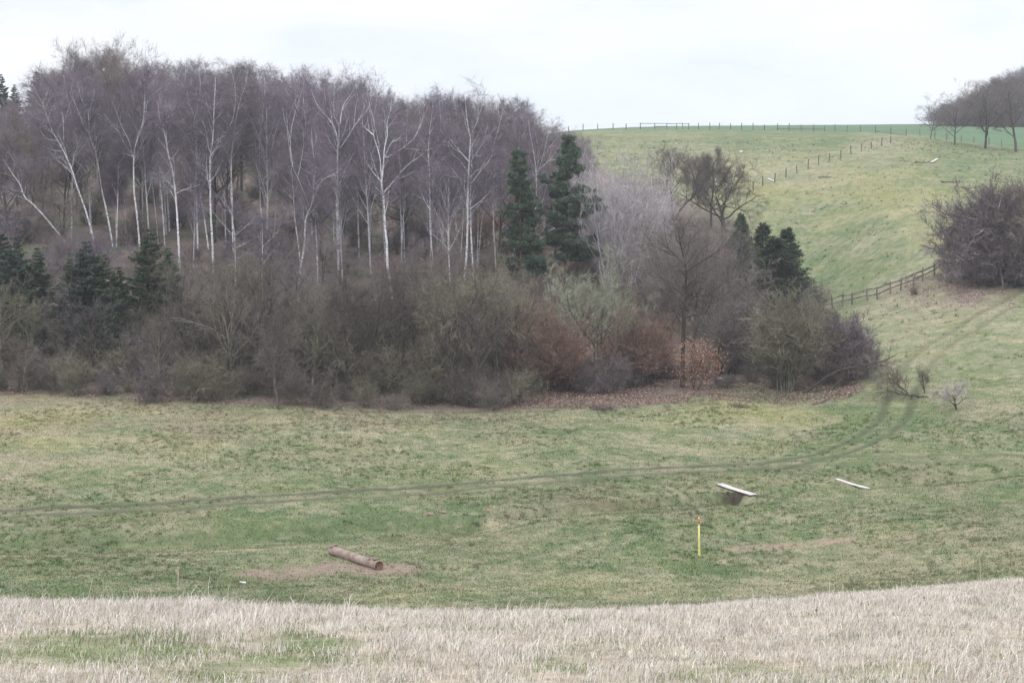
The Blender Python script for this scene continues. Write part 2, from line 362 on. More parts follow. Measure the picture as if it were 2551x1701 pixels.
M['tw_violet'] = mat_noise('violet_brown_twig', (.125,.105,.108), (.215,.18,.185), .35, rvar=.2)
M['tw_orange'] = mat_noise('orange_brown_twig', (.17,.112,.09), (.29,.19,.15), .35, rvar=.15)
M['tw_lichen'] = mat_noise('lichen_twig', (.19,.20,.14), (.36,.37,.28), .6, rvar=.1)
M['tw_grey'] = mat_noise('grey_twig', (.30,.275,.28), (.47,.435,.44), .4, rvar=.12)
M['spruce'] = mat_noise('spruce_needles', (.026,.044,.026), (.08,.11,.062), 1.6, rvar=.25)
M['spruce_blue'] = mat_noise('blue_spruce_needles', (.034,.050,.040), (.10,.13,.105), 1.6, rvar=.25)
M['pine'] = mat_noise('pine_needles', (.035,.06,.038), (.11,.155,.10), 1.4, rvar=.1)
M['wood_grey'] = mat_noise('weathered_wood', (.10,.085,.08), (.24,.21,.20), 6, (1, 1, .3), rvar=.2)
M['wood_dark'] = mat_noise('dark_weathered_wood', (.06,.055,.05), (.14,.125,.12), 6, (1, 1, .3), rvar=.2)
M['wood_pale'] = mat_noise('bleached_wood', (.42,.38,.36), (.68,.64,.62), 5, (1, 1, 1), rvar=.08)
M['wire'] = mat_noise('galvanised_wire', (.2,.2,.2), (.35,.35,.35), 6)
# ------------------------------------------------------------------ ground sheet
rows = np.concatenate([[-60,-40,-25,-12,-5,0,3,6,9], np.arange(11, 40, .16), np.arange(40, 54, .6), np.arange(54, 112, .19), np.arange(112, 170, .6), np.arange(170, 350, .9), np.geomspace(350, 2400, 60)])
ss = np.concatenate([np.linspace(-1.5, -.37, 22), np.linspace(-.36, .36, 620), np.linspace(.37, 1.5, 22)])
Sg, Dg = np.meshgrid(ss, rows)
Xg = Sg*np.maximum(Dg, 0)+Sg*12*(Dg < 40)*(1-np.clip(Dg, 0, 40)/40); Yg = Dg
gx, gy = Xg.ravel(), Yg.ravel().astype(float)
gzv = height(gx, gy)
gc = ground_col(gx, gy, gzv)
nr, nc = Sg.shape
i = np.arange(nr-1)[:, None]*nc+np.arange(nc-1)[None]
Q = np.stack([i, i+1, i+1+nc, i+nc], -1).reshape(-1, 4)
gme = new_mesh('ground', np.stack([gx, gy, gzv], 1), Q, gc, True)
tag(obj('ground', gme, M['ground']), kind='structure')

# ------------------------------------------------------------------ short meadow grass, tussocks on the valley floor
def scatter_grass(name, n, dlo, dhi, smax, hlo, hhi, wlo, whi, mul, keep=None, pw=1.0, lean=.6, seg3=False):
    R = np.random.RandomState(abs(hash(name)) % 1000 if False else len(name)*37+int(dlo))
    d = dlo+(dhi-dlo)*R.rand(n)**pw; s = (R.rand(n)*2-1)*smax
    x = s*d; y = d
    z = height(x, y)
    c = ground_col(x, y, z)
    if keep is not None:
        k = keep(x, y, z, R); x, y, z, c = x[k], y[k], z[k], c[k]; n = len(x)
    c = c*(1+(R.rand(n, 1)-.5)*mul)*np.array([1., 1., 1.])
    h = hlo+(hhi-hlo)*R.rand(n)**1.5; w = wlo+(whi-wlo)*R.rand(n)
    th = R.rand(n)*math.pi; O = np.stack([x, y, z-.01], 1)
    sd = np.stack([np.cos(th), np.sin(th)*.5, th*0], 1)*w[:, None]*.5
    tip = O+np.stack([R.normal(size=n)*lean*h, R.normal(size=n)*lean*h, h], 1)
    V = np.stack([O-sd, O+sd, tip], 1).reshape(-1, 3); T = np.arange(n*3).reshape(-1, 3)
    me = new_mesh(name, V, T, np.repeat(np.clip(c, 0, .9), 3, axis=0))
    return tag(obj(name, me, M['grass']), 'short winter grass of the meadow, green mixed with straw', 'grass', kind='stuff')
def not_track(x, y, z, R):
    d1, s1, _ = pdist(x, y, TR1); d2, s2, _ = pdist(x, y, TR2)
    d3, s3, _ = pdist(x, y, BARE1); d4, s4, _ = pdist(x, y, BARE2)
    px, py = topx(x, y, z)
    bad = ((np.abs(d1-.75) < .5) & (R.rand(len(x)) < .93)) | ((np.abs(d2-.75) < .5) & (R.rand(len(x)) < .9))
    thin = ((d3 < 1.0) | (d4 < .5)) & (R.rand(len(x)) < .75)
    lit = litter_mask(px, py, x, y) > .5
    return ~(bad | thin | (lit & (R.rand(len(x)) < .9)))
scatter_grass('meadow_grass', 330000, 54, 112, .34, .03, .10, .02, .06, .55, not_track)
scatter_grass('hillside_grass', 120000, 112, 300, .34, .04, .11, .04, .10, .45, lambda x, y, z, R: litter_mask(*topx(x, y, z), x, y) < .4, .8)
bpy.data.objects['meadow_grass']['label'] = 'short green and straw grass covering the valley floor'
bpy.data.objects['hillside_grass']['label'] = 'short yellowish green grass on the hillside pasture'

def tussocks(name, n, per, dlo, dhi, hmul, label):
    R = np.random.RandomState(n); d = np.sqrt(dlo**2+(dhi**2-dlo**2)*R.rand(n)); x = (R.rand(n)*2-1)*.34*d; y = d
    k = (fbm(x, y, 5, 3, 231) > .44+.1*R.rand(n)) & (litter_mask(*topx(x, y, height(x, y)), x, y) < .5); k &= not_track(x, y, height(x, y), R); x, y = x[k], y[k]; n = len(x)
    base = ground_col(x, y, height(x, y)); br_ = np.where(R.rand(n, 1) < .6, 1.15, .94); base = base*br_
    X = np.repeat(x, per)+R.normal(size=n*per)*.05*hmul; Y = np.repeat(y, per)+R.normal(size=n*per)*.05*hmul; c = np.repeat(base, per, 0)*(.75+.5*R.rand(n*per, 1)); N_ = n*per
    h = hmul*(.05+.10*R.rand(N_))*np.repeat(.5+R.rand(n), per); O = np.stack([X, Y, height(X, Y)-.01], 1); sd = unit(R.normal(size=(N_, 3))*[1, .5, .05])*(.008+.012*R.rand(N_, 1))*hmul
    tip = O+np.stack([R.normal(size=N_)*.5*h, R.normal(size=N_)*.5*h, h], 1)
    me = new_mesh(name, np.stack([O-sd, O+sd, tip], 1).reshape(-1, 3), np.arange(N_*3).reshape(-1, 3), np.repeat(np.clip(c, 0, .9), 3, axis=0))
    tag(obj(name, me, M['grass']), label, 'grass', kind='stuff')
tussocks('grass_tussocks', 16000, 14, 54, 112, 1.0, 'coarser tussocks dotted over the valley meadow')
tussocks('hillside_tussocks', 8000, 10, 112, 290, 1.8, 'coarser tussocks dotted over the hillside pasture')

# ------------------------------------------------------------------ tall dry grass on the near slope
def fore_grass(n_tuft, per):
    R = np.random.RandomState(5)
    u = R.rand(n_tuft); lo, hi = 11.0, 42.0
    d = np.sqrt(lo*lo+(hi*hi-lo*lo)*u*1.0); s = (R.rand(n_tuft)*2-1)*.37
    x = s*d; y = d
    g = green_patch(x, y)
    big = fbm(x, y, 1.1, 3, 201)
    N_ = n_tuft*per
    tx = np.repeat(x, per)+R.normal(size=N_)*.09; ty = np.repeat(y, per)+R.normal(size=N_)*.09
    G = np.repeat(g, per); B = np.repeat(big, per)
    th0 = np.repeat(R.rand(n_tuft)*2*math.pi, per); tl = np.repeat(R.rand(n_tuft)**2, per)
    green = R.rand(N_) < np.clip(G*1.7, 0.08, .9)
    hump = np.repeat(np.exp(-((x/y*F+1176-400)/170)**2)*sstep(15, 19, y), per)
    tall = R.rand(N_) < .012
    h = (.035+.11*R.rand(N_)**1.3)*(.4+1.15*B)*(1+.45*hump)*(.75+.5*np.repeat(fbm(x, y, 4, 2, 207), per))*np.where(tall, 2.2, 1.)*np.where(green, .75, 1.0)*(1-.35*G)
    # straighter fringe at the far lip, flattened near
    az = R.rand(N_)*2*math.pi
    ln = np.abs(R.normal(size=N_))*np.where(R.rand(N_) < .35, 1.0, .32)+.06
    dx = np.cos(az)*ln+np.cos(th0)*tl*.5+.12; dy = np.sin(az)*ln+np.sin(th0)*tl*.4
    O = np.stack([tx, ty, height(tx, ty)-.02], 1)
    w = (.003+.0045*R.rand(N_))*(.8+ty/40)
    ang = R.rand(N_)*math.pi; sd = np.stack([np.cos(ang), np.sin(ang)*.6, ang*0], 1)*w[:, None]*.5
    P1 = O+np.stack([dx*h*.35, dy*h*.35, h*.62], 1)
    P2 = O+np.stack([dx*h*1.25, dy*h*1.25, h*(1.0-.35*ln)], 1)
    V = np.stack([O-sd, O+sd, P1-sd*.8, P1+sd*.8, P2], 1).reshape(-1, 3)
    b = (np.arange(N_)*5)[:, None]
    T = np.concatenate([b+np.array([0, 1, 3]), b+np.array([0, 3, 2]), b+np.array([2, 3, 4])])
    r = R.rand(N_, 1)
    straw = np.array([.56,.49,.41])*(1-r)+np.array([.84,.80,.76])*r
    dk = (R.rand(N_, 1) < .12); straw = np.where(dk, straw*.5, straw)
    gr = np.array([.16,.22,.09])*(.6+.8*R.rand(N_, 1))
    c = np.where(green[:, None], gr, straw*(.5+.65*np.repeat(R.rand(n_tuft), per)[:, None]**.6))
    me = new_mesh('dry_grass', V, T, np.repeat(np.clip(c, 0, .9), 5, axis=0))
    tag(obj('dry_grass', me, M['grass']), 'tall bleached dry grass with green tufts on the near slope', 'grass', kind='stuff')
fore_grass(28000, 18)

# ------------------------------------------------------------------ fallen leaves
def evergreen(seed, h=7., nb=420):
    R = np.random.RandomState(seed); tr, cr = Acc(), Acc(); tr.tube(np.array([[0, 0, -.3], [0, 0, h*.5], [0, 0, h*.97]]), [.12, .08, .02], 6)
    O, D, L = [], [], []
    for b_ in range(nb):
        z = R.rand()**1.2*.97; lead = R.rand() < .08 and .3 < z < .75; az = R.rand()*6.283; l = (.33*(1-z)**.85*R.uniform(.7, 1.15)+.008)*h*min(1, z*8+.5)
        d = np.array([math.cos(az), math.sin(az), (1.3 if lead else .35)+R.normal()*.15]); d /= np.linalg.norm(d); k = int(16+l*26)
        t_ = R.uniform(.25, 1, k)**.8; o = np.array([0, 0, z*h])+d*l*t_[:, None]+R.normal(size=(k, 3))*.09*(1-t_*.4)[:, None]; o[:, 2] -= .12*l*t_*(1-t_)
        tr.tube(np.array([[0, 0, z*h], np.array([0, 0, z*h])+d*l*.9]), [.02, .006], 3)
        O.append(o); D.append(unit(d+R.normal(size=(k, 3))*.45)); L.append((.12+.16*R.rand(k))*(1.1-.4*t_))
    O = np.concatenate(O); ribbons(cr, O, np.concatenate(D), np.concatenate(L), .055, .2, R, .8)
    return tr.mesh('evergreen_trunk'), cr.mesh('evergreen_crown', False)
def leaf_litter(name, n, x0, x1, y0, y1, lab, cols, mask=True):
    R = np.random.RandomState(n)
    px = x0+(x1-x0)*R.rand(n); py = y0+(y1-y0)*R.rand(n)
    cx = np.linspace(x0, x1, 40); cy = np.linspace(y0, y1, 24)
    grid = np.array([[hit(a, b) [:2] for a in cx] for b in cy])
    fx = (px-x0)/(x1-x0)*39; fy = (py-y0)/(y1-y0)*23; ix = np.minimum(fx.astype(int), 38); iy = np.minimum(fy.astype(int), 22)
    fx = (fx-ix)[:, None]; fy = (fy-iy)[:, None]
    XY = (grid[iy, ix]*(1-fx)+grid[iy, ix+1]*fx)*(1-fy)+(grid[iy+1, ix]*(1-fx)+grid[iy+1, ix+1]*fx)*fy
    x, y = XY[:, 0], XY[:, 1]; z = height(x, y)
    if mask:
        qx, qy = topx(x, y, z); k = (litter_mask(qx, qy, x, y) > .3) & (fbm(x, y, 2.5, 3, 301) > R.rand(n)*.5+.2); x, y, z = x[k], y[k], z[k]
    else:
        k = fbm(x, y, 2.5, 3, 301) > R.rand(n)*.4+.3; x, y, z = x[k], y[k], z[k]
    n = len(x); O = np.stack([x, y, z+.015], 1); L = .05+.06*R.rand(n)
    a = unit(R.normal(size=(n, 3))*np.array([1, 1, .45])); b = unit(np.cross(a, np.array([0, 0, 1.])+R.normal(size=(n, 3))*.4))
    V = np.stack([O-a*L[:, None], O+b*L[:, None]*.5, O+a*L[:, None], O-b*L[:, None]*.5], 1).reshape(-1, 3)
    T = np.arange(n*4).reshape(-1, 4); cc = np.array(cols)[R.randint(0, len(cols), n)]*(.6+.8*R.rand(n, 1))
    tag(obj(name, new_mesh(name, V, T, np.repeat(np.clip(cc, 0, .9), 4, axis=0)), M['leaf']), lab, 'fallen leaves', kind='stuff')
LC = [(.27,.17,.13),(.22,.15,.12),(.34,.25,.21),(.16,.11,.09)]
leaf_litter('leaf_litter', 60000, 1120, 2010, 780, 938, 'fallen brown and pinkish leaves under the wood edge', LC)
leaf_litter('bank_leaves', 14000, 2080, 2330, 635, 705, 'fallen leaves on the bank below the right-hand thicket', [(.34,.26,.24),(.42,.34,.32),(.28,.18,.16)], False)
leaf_litter('woodland_leaves', 60000, 0, 1200, 700, 940, 'fallen leaves beneath the shrubs along the wood', LC)

# ------------------------------------------------------------------ tree generators
UP = np.array([0., 0, 1.])
def grow(trunk, crown, p, d, L, r, lvl, S, R, ends):
    n = S['seg'][lvl]; pts = [p]; d = d/np.linalg.norm(d)
    for i in range(n):
        d = d+R.normal(size=3)*S['wob'][lvl]; d[2] += S['up'][lvl]; d = d/np.linalg.norm(d); pts.append(pts[-1]+d*L/n)
    pts = np.array(pts); rad = np.linspace(r, max(r*S['tip'][lvl], .004), n+1)
    last = lvl == len(S['seg'])-1
    (crown if last else trunk).tube(pts, rad, S['k'][lvl])
    spawn(trunk, crown, pts, rad, L, lvl, S, R, ends)
def spawn(trunk, crown, pts, rad, L, lvl, S, R, ends):
    last = lvl == len(S['seg'])-1
    if last: ends.append(pts); return
    k = S['num'][lvl]; n = len(pts)-1
    for j in range(k):
        f = S['f0'][lvl]+((.9 if lvl == 0 else 1)-S['f0'][lvl])*(j+R.rand())/k
        t = min(f*n, n-1e-3); i = int(t); q = pts[i]+(pts[i+1]-pts[i])*(t-i)
        tg = unit(pts[i+1]-pts[i]); az = R.rand()*2*math.pi if lvl else j*2.4+R.rand()*.8
        side = np.cross(tg, np.array([math.cos(az), math.sin(az), .15])); side = unit(side)
        a = math.radians(S['ang'][lvl]+R.normal()*S.get('angv', 10))
        dd = tg*math.cos(a)+side*math.sin(a)
        Lc = L*S['lr'][lvl]*S['shape'](f)*(.75+.5*R.rand()) if lvl == 0 else L*S['lr'][lvl]*(1.15-.5*f)*(.7+.6*R.rand())
        rr = min((rad[i]*(1-(t-i))+rad[i+1]*(t-i))*S['rr'][lvl], .25)
        grow(trunk, crown, q, dd, Lc, rr, lvl+1, S, R, ends)
def twigs(crown, ends, S, R):
    m = max(len(e) for e in ends)
    E = np.array([e if len(e) == m else np.array([e[min(int(i*len(e)/m), len(e)-1)] for i in range(m)]) for e in ends])
    na = S['ta']; ne = len(E); idx = np.repeat(np.arange(ne), na); t = (.1+.9*R.rand(ne*na))*(m-1-1e-3); i = t.astype(int); f = (t-i)[:, None]
    O = E[idx, i]*(1-f)+E[idx, i+1]*f; tg = unit(E[idx, i+1]-E[idx, i])
    D = unit(tg*S.get('tfwd', 1.)+R.normal(size=O.shape)*S.get('tspr', .55)+UP*S.get('tup', .15))
    L = S['tl']*(.5+R.rand(len(O))); P1, P2 = ribbons(crown, O, D, L, S.get('tw', .014), S.get('dr1', 0.), R)
    nb = S['tb']; O2 = np.repeat(O, nb, 0); P = np.repeat(P2, nb, 0); f = R.rand(len(O2))[:, None]*.9+.1
    O3 = O2*(1-f)+P*f; D2 = unit(np.repeat(D, nb, 0)+R.normal(size=O3.shape)*.6+UP*S.get('tup2', .1))
    ribbons(crown, O3, D2, S['tl']*.55*(.4+R.rand(len(O3))), S.get('tw', .014)*.65, S.get('dr2', .1), R)
def oak(seed, h=12., spread=1., kind='oak'):
    R = np.random.RandomState(seed); tr, cr, ends = Acc(), Acc(), []
    S = dict(seg=[7, 6, 5, 4], wob=[.05, .14, .18, .2], up=[.0, .05, .04, .02], tip=[.18, .3, .3, .4], k=[7, 5, 4, 3],
             num=[15, 6, 4], f0=[.22, .25, .2], ang=[48, 42, 45], lr=[.44*spread, .5, .55], rr=[.6, .6, .55],
             shape=lambda f: .55+.75*math.sin(math.pi*min(f*1.05, 1)**1.1), ta=10, tb=3, tl=.8, tw=.02)
    if kind == 'birch':
        S.update(num=[18, 5, 3], f0=[.33, .3, .2], ang=[36, 34, 38], lr=[.36, .5, .55], wob=[.03, .09, .14, .2], rr=[.45, .6, .5], ta=11, tb=3, tl=.9, dr1=.15, dr2=.45, tup=.05, tup2=-.1, tw=.016)
        S['shape'] = lambda f: 1.05-.5*f
    if kind == 'apple':
        S.update(num=[10, 6, 4], f0=[.25, .2, .2], ang=[55, 45, 45], lr=[.85, .55, .55], wob=[.1, .2, .22, .22], up=[0, .12, .06, .03], ta=13, tb=3, tl=.5, tw=.02)
    if kind == 'scrub': S.update(ta=4, tb=2, tw=.024, num=[14, 6, 4], up=[0, .07, .05, .02], ang=[42, 40, 42])
    r0 = h*.0155*(1.5 if kind == 'scrub' else 1) if kind != 'birch' else h*.0095
    if kind == 'apple': r0 = h*.035
    grow(tr, cr, np.array([0., 0, -.25]), np.array([R.normal()*.05, R.normal()*.05, 1.]), h*.93 if kind != 'apple' else h*.62, r0, 0, S, R, ends)
    twigs(cr, ends, S, R)
    return fit(tr, cr, h, kind)
def fit(tr, cr, h, nm):
    V = np.concatenate(cr.V); top = np.percentile(V[:, 2], 99.8)
    s = h/top
    for a in (tr, cr): a.V = [v*s for v in a.V]
    return tr.mesh(nm+'_trunk'), cr.mesh(nm+'_crown', False)
def shrub(seed, h=4., w=1., stems=16, ta=5, tb=2, upright=0., tl=.45):
    R = np.random.RandomState(seed); tr, cr, ends = Acc(), Acc(), []
    S = dict(seg=[6, 5, 4], wob=[.12, .16, .2], up=[.04+upright*.05, .05+upright*.08, .03], tip=[.3, .3, .4], k=[4, 3, 3], num=[6, 5], f0=[.25, .15],
             ang=[38, 42], lr=[.5, .5], rr=[.55, .5], shape=lambda f: 1.2-.5*f, ta=ta, tb=tb, tl=tl, tw=.024, tup=.15+upright*.2)
    for j in range(stems):
        az = R.rand()*6.28; tilt = abs(R.normal())*.7*w*(1-.5*upright)+.05
        d = np.array([math.cos(az)*tilt, math.sin(az)*tilt, 1.]); d /= np.linalg.norm(d)
        p = np.array([R.normal()*.3*w, R.normal()*.3*w, -.15])
        grow(tr, cr, p, d, h*((.3+.7*R.rand()**.7) if seed < 380 else (.7+.3*R.rand()))*(1.1-.25*tilt), .026+.026*R.rand()*h/4, 0, S, R, ends)
    twigs(cr, ends, S, R)
    return fit(tr, cr, h, 'shrub')
def spruce(seed, h=9., wd=.24, dens=1.):
    R = np.random.RandomState(seed); tr, cr = Acc(), Acc()
    tr.tube(np.array([[0, 0, -.3], [0, 0, h*.5], [R.normal()*.05, 0, h]]), [h*.014, h*.008, .01], 6)
    O, D, L = [], [], []
    z = h*.05
    while z < h*.99:
        f = z/h; n = int(5+3*R.rand()); bl = h*wd*(1-f)**.85*(.8+.4*R.rand())+.12
        for j in range(n):
            az = R.rand()*6.28; l = bl*(.7+.5*R.rand()); d = np.array([math.cos(az), math.sin(az), .25-.55*(1-f)*R.rand()])
            m = 6; t = np.linspace(0, 1, m+1)[:, None]; pts = np.array([0, 0, z])+d*l*t; pts[:, 2] += l*.18*(t[:, 0]**2-t[:, 0]*.9)
            tr.tube(pts, np.linspace(.022*(1-f)+.008, .004, m+1), 3)
            k = max(int(l*20*dens), 5); tt = R.rand(k)**.8; o = pts[0]+(pts[-1]-pts[0])*tt[:, None]; o[:, 2] += l*.18*(tt**2-tt*.9)
            hd = unit(np.array([d[0], d[1], 0])); sdv = np.array([-hd[1], hd[0], 0]); sg = np.where(R.rand(k) < .5, -1, 1)[:, None]
            dd = unit(hd*.8+sdv*sg*(.5+.6*R.rand(k, 1))+R.normal(size=(k, 3))*.2-UP*.15)
            O.append(o); D.append(dd); L.append((.16+.3*(1-tt)*min(l, 1.4))*(.7+.6*R.rand(k)))
        z += h*.02+.09
    O, D, L = np.concatenate(O), np.concatenate(D), np.concatenate(L)
    ribbons(cr, O, D, L, .10, .25, R, .85); ribbons(cr, O, unit(D+R.normal(size=D.shape)*.25), L*.85, .08, .4, R, .8)
    return tr.mesh('spruce_trunk'), cr.mesh('spruce_crown', False)
def pine(seed, h, lean, br, first=.25):
    # br: list of (height fraction, azimuth degrees, length, rise)
    R = np.random.RandomState(seed); tr, cr = Acc(), Acc()
    t = np.linspace(0, 1, 9); ax = np.stack([lean[0]*h*t**1.2, lean[1]*h*t, h*t*.985], 1)
    tr.tube(ax, np.linspace(.2, .035, 9), 8)
    O, D, L = [], [], []
    for f, az, l, rise in br:
        a = math.radians(az); b0 = np.array([np.interp(f, t, ax[:, i]) for i in range(3)])
        m = 6; q = np.linspace(0, 1, m+1)[:, None]; d = np.array([math.cos(a), math.sin(a), rise])
        pts = b0+d*l*q; pts[:, 2] += l*.12*q[:, 0]**2; pts[1:-1] += R.normal(size=(m-1, 3))*.04
        tr.tube(pts, np.linspace(.045, .01, m+1), 4)
        nc = max(int(l*5.5), 4)
        for c in range(nc):
            g = .3+.7*(c+R.rand())/nc; o = b0+d*l*g; o[2] += l*.12*g*g; off = R.normal(size=3)*np.array([.28, .28, .1])*min(l*.6, 1.2)
            e = o+off; tr.tube(np.array([o, (o+e)/2+[0, 0, .03], e]), [.012, .008, .005], 3)
            for s in range(5):
                cc = e+R.normal(size=3)*np.array([.16, .16, .07]); k = 30
                O.append(cc+R.normal(size=(k, 3))*.07); D.append(unit(R.normal(size=(k, 3))+np.array([d[0]*.4, d[1]*.4, .8]))); L.append(.11+.1*R.rand(k))
    O, D, L = np.concatenate(O), np.concatenate(D), np.concatenate(L)
    ribbons(cr, O, D, L, .05, .05, R, .9)
    return tr.mesh('pine_trunk'), cr.mesh('pine_crown', False)
def leaves_on(ends, R, per, size, spread=.35):
    acc = Acc(); E = np.concatenate([e[1:] for e in ends]); idx = R.randint(0, len(E), per*len(ends))
    O = E[idx]+R.normal(size=(len(idx), 3))*spread; n = len(O)
    L = size*(.6+.8*R.rand(n)); a = unit(R.normal(size=(n, 3))-UP*.5); b = unit(np.cross(a, R.normal(size=(n, 3))))
    V = np.stack([O-a*L[:, None]*.5, O+b*L[:, None]*.3, O+a*L[:, None]*.5, O-b*L[:, None]*.3], 1).reshape(-1, 3)
    base = (np.arange(n)*4)[:, None]; T = np.concatenate([base+np.array([0, 1, 2]), base+np.array([0, 2, 3])])
    c = np.array([(.33,.17,.11),(.40,.23,.16),(.23,.115,.075),(.47,.30,.23)])[R.randint(0, 4, n)]*(.7+.6*R.rand(n, 1))
    acc.add(V, T, np.repeat(c, 4, axis=0)); return acc.mesh('dead_leaves', False)

def tree(name, meshes, loc, sc, rz, bark, twig, label, cat, group=None, crownname='crown'):
    root = empty(name, loc, label, cat, group, rz, sc)
    obj('trunk' if cat != 'shrub' else 'stems', meshes[0], M[bark], root)
    obj(crownname if cat != 'shrub' else 'twigs', meshes[1], M[twig], root)
    return root
def place(name, meshes, h0, px, py, top, bark, twig, label, cat, group=None, wsc=1., rz=None, lo=45., maxh=30):
    """base seen at (px,py); top reaches picture row top"""
    p = hit(px, py, lo); t = tanof(top); hh = p[1]*t-p[2]
    hh = max(min(hh, maxh), .5); s = hh/h0
    return tree(name, meshes, p-np.array([0, 0, .05]), (s*wsc, s*wsc, s), random.random()*6.28 if rz is None else rz, bark, twig, label, cat, group)

OAKS = [oak(100+i, 12., [.9, 1.1, 1., 1.2, .8][i]) for i in range(5)]
BIRS = [oak(200+i, 14., 1., 'birch') for i in range(5)]
SHR = [shrub(300+i, 4., 1.+.15*(i % 3), 15) for i in range(6)]
SHD = [shrub(380+i, 4., .85, 18, 9, 3) for i in range(3)]
WHIP = [shrub(330+i, 5., .45, 14, 5, 2, 1., .5) for i in range(4)]
SCR = [oak(150+i, 12., [.8, 1., 1.2, .9][i], 'scrub') for i in range(4)]
APPLE = [oak(400+i, 7., 1., 'apple') for i in range(3)]
EVG = [evergreen(600+i) for i in range(3)]
THIN = [shrub(360+i, 8., .2, 6, 5, 2, 1., .6) for i in range(4)]
SPR = [spruce(500+i, 9., .27+.03*i, 2.4) for i in range(4)]
# ------------------------------------------------------------------ traced trees (own distance, real thickness)
def resamp(P, r):
    a = np.concatenate([[0], np.cumsum(np.linalg.norm(np.diff(P, axis=0), axis=1))]); n = max(len(P), 8); q = np.linspace(0, a[-1], n)
    return np.stack([np.interp(q, a, P[:, k]) for k in range(3)], 1), np.interp(q, a, r)
def traced(name, mains, branches, base_ext, r0, bark, twig, label, cat, group=None, seed=0, lo=108., top_ext=1.3, n1=14, lr=.17, ta=11, tb=3, droop=.4, f0=.4, ang=36, tl=.8, dens=3, nb=5, r1=None, up=.05, tw=.015):
    R = np.random.RandomState(seed+900); tr, cr, ends = Acc(), Acc(), []
    b = mains[0][0]; b2 = mains[0][1]; base = hit(b[0]+(b[0]-b2[0])/max(b[1]-b2[1], 8)*base_ext*.8, b[1]+base_ext, lo); D0 = base[1]
    S = dict(seg=[6, 5, 4, 4], wob=[.05, .1, .15, .2], up=[0, up, .04, -.01], tip=[.2, .3, .35, .4], k=[7, 5, 4, 3], num=[n1, nb, dens], f0=[f0, .25, .15],
             ang=[ang, 36, 40], lr=[lr, .5, .55], rr=[.4, .55, .5], shape=lambda f: 1.3-.85*f, ta=ta, tb=tb, tl=tl, dr1=droop*.3, dr2=droop, tup=.05 if droop else .2, tup2=-.1 if droop else .1, tw=tw)
    def w(p, D): r = ray(*p); return r*D/r[1]
    off = {}
    for mi, main in enumerate(mains):
        P = list(main)
        if mi == 0: pts = [base-np.array([0, 0, .3])]
        else: pts = []
        dv = R.normal()*.6; o = 0
        if mi: o = R.normal()*.8
        for i, q in enumerate(P): pts.append(w(q, D0+o+dv*i*.35+ (0 if i == 0 else R.normal()*.08)))
        d = unit(pts[-1]-pts[-2]); d = unit(d*.6+UP*.6)
        rad = list(np.interp(np.linspace(0, 1, len(pts)), [0, .15, 1], [r0*(1 if mi == 0 else .8), r0*.85*(1 if mi == 0 else .85), r0*.26]))
        for k in range(3): pts.append(pts[-1]+(d+R.normal(size=3)*.06)*top_ext/3); rad.append(r0*[.17, .1, .04][k])
        pts = np.array(pts)-base; rad = np.array(rad)
        q = np.linspace(0, len(pts)-1, (len(pts)-1)*3+1); ii = np.arange(len(pts))
        P2 = np.stack([pchip(ii, pts[:, k], q) for k in range(3)], 1); r2 = np.interp(q, ii, rad); P2, r2 = resamp(P2, r2)
        tr.tube(P2, r2, 8); L = np.linalg.norm(np.diff(P2, axis=0), axis=1).sum()
        spawn(tr, cr, P2, r2, L, 0, S, R, ends)
        if mi == 0: ax = P2
    for br in branches:
        # find depth of attachment on the nearest drawn stem point
        q0 = w(br[0], D0)-base; i = np.argmin((ax[:, 0]-q0[0])**2+(ax[:, 2]-q0[2])**2); Da = ax[i][1]+base[1]
        slope = R.normal()*.45; acc = 0; pts = [w(br[0], Da)]; last = br[0]
        for q in br[1:]:
            acc += math.hypot(q[0]-last[0], q[1]-last[1])/F*Da; last = q; pts.append(w(q, Da+slope*acc))
        pts.append(pts[-1]+unit(unit(pts[-1]-pts[-2])+UP*.2)*.7)
        pts = np.array(pts)-base; ii = np.arange(len(pts)); q = np.linspace(0, len(pts)-1, (len(pts)-1)*3+1)
        P2 = np.stack([pchip(ii, pts[:, k], q) for k in range(3)], 1)
        ra = (r1 or r0*.42); r2 = np.interp(q, [0, len(pts)-2, len(pts)-1], [ra, ra*.35, .006]); P2, r2 = resamp(P2, r2)
        tr.tube(P2, r2, 5); L = np.linalg.norm(np.diff(P2, axis=0), axis=1).sum()
        spawn(tr, cr, P2, r2, L*1.1, 1, S, R, ends)
    if ends: twigs(cr, ends, S, R)
    root = empty(name, base, label, cat, group)
    obj('trunk', tr.mesh(name+'_trunk'), M[bark], root); obj('crown', cr.mesh(name+'_crown', False), M[twig], root)
    return root
BG = 'white barked birches along the front of the wood'
B = []
def b(conv, main, brs, label, ext=30, r0=.115, bark='birch_bark', more=(), **k):
    B.append(1)
    return traced('birch_tree', [conv(main)]+[conv(m) for m in more], [conv(x) for x in brs], ext+45, r0*.68, bark, 'tw_purple', label, 'tree', BG, len(B), **k)
b(z1, [(715,1560),(640,1350),(600,1220),(530,1060),(480,970),(440,900),(380,740),(355,660),(310,590)], [[(480,970),(400,955),(340,900),(300,870)],[(355,660),(385,590)],[(520,1060),(430,1045)],[(525,1105),(430,1115)],[(530,960),(525,830),(510,700)],[(430,900),(350,820)]], 'long white birch leaning far to the left with short side stubs, over the left spruces', 60)
b(z1, [(730,1200),(720,1130),(690,1000),(655,830),(640,790),(570,670),(565,560)], [[(655,790),(700,740)]], 'thin birch with a bent upper stem close behind the long left-leaning birch', 40, .09)
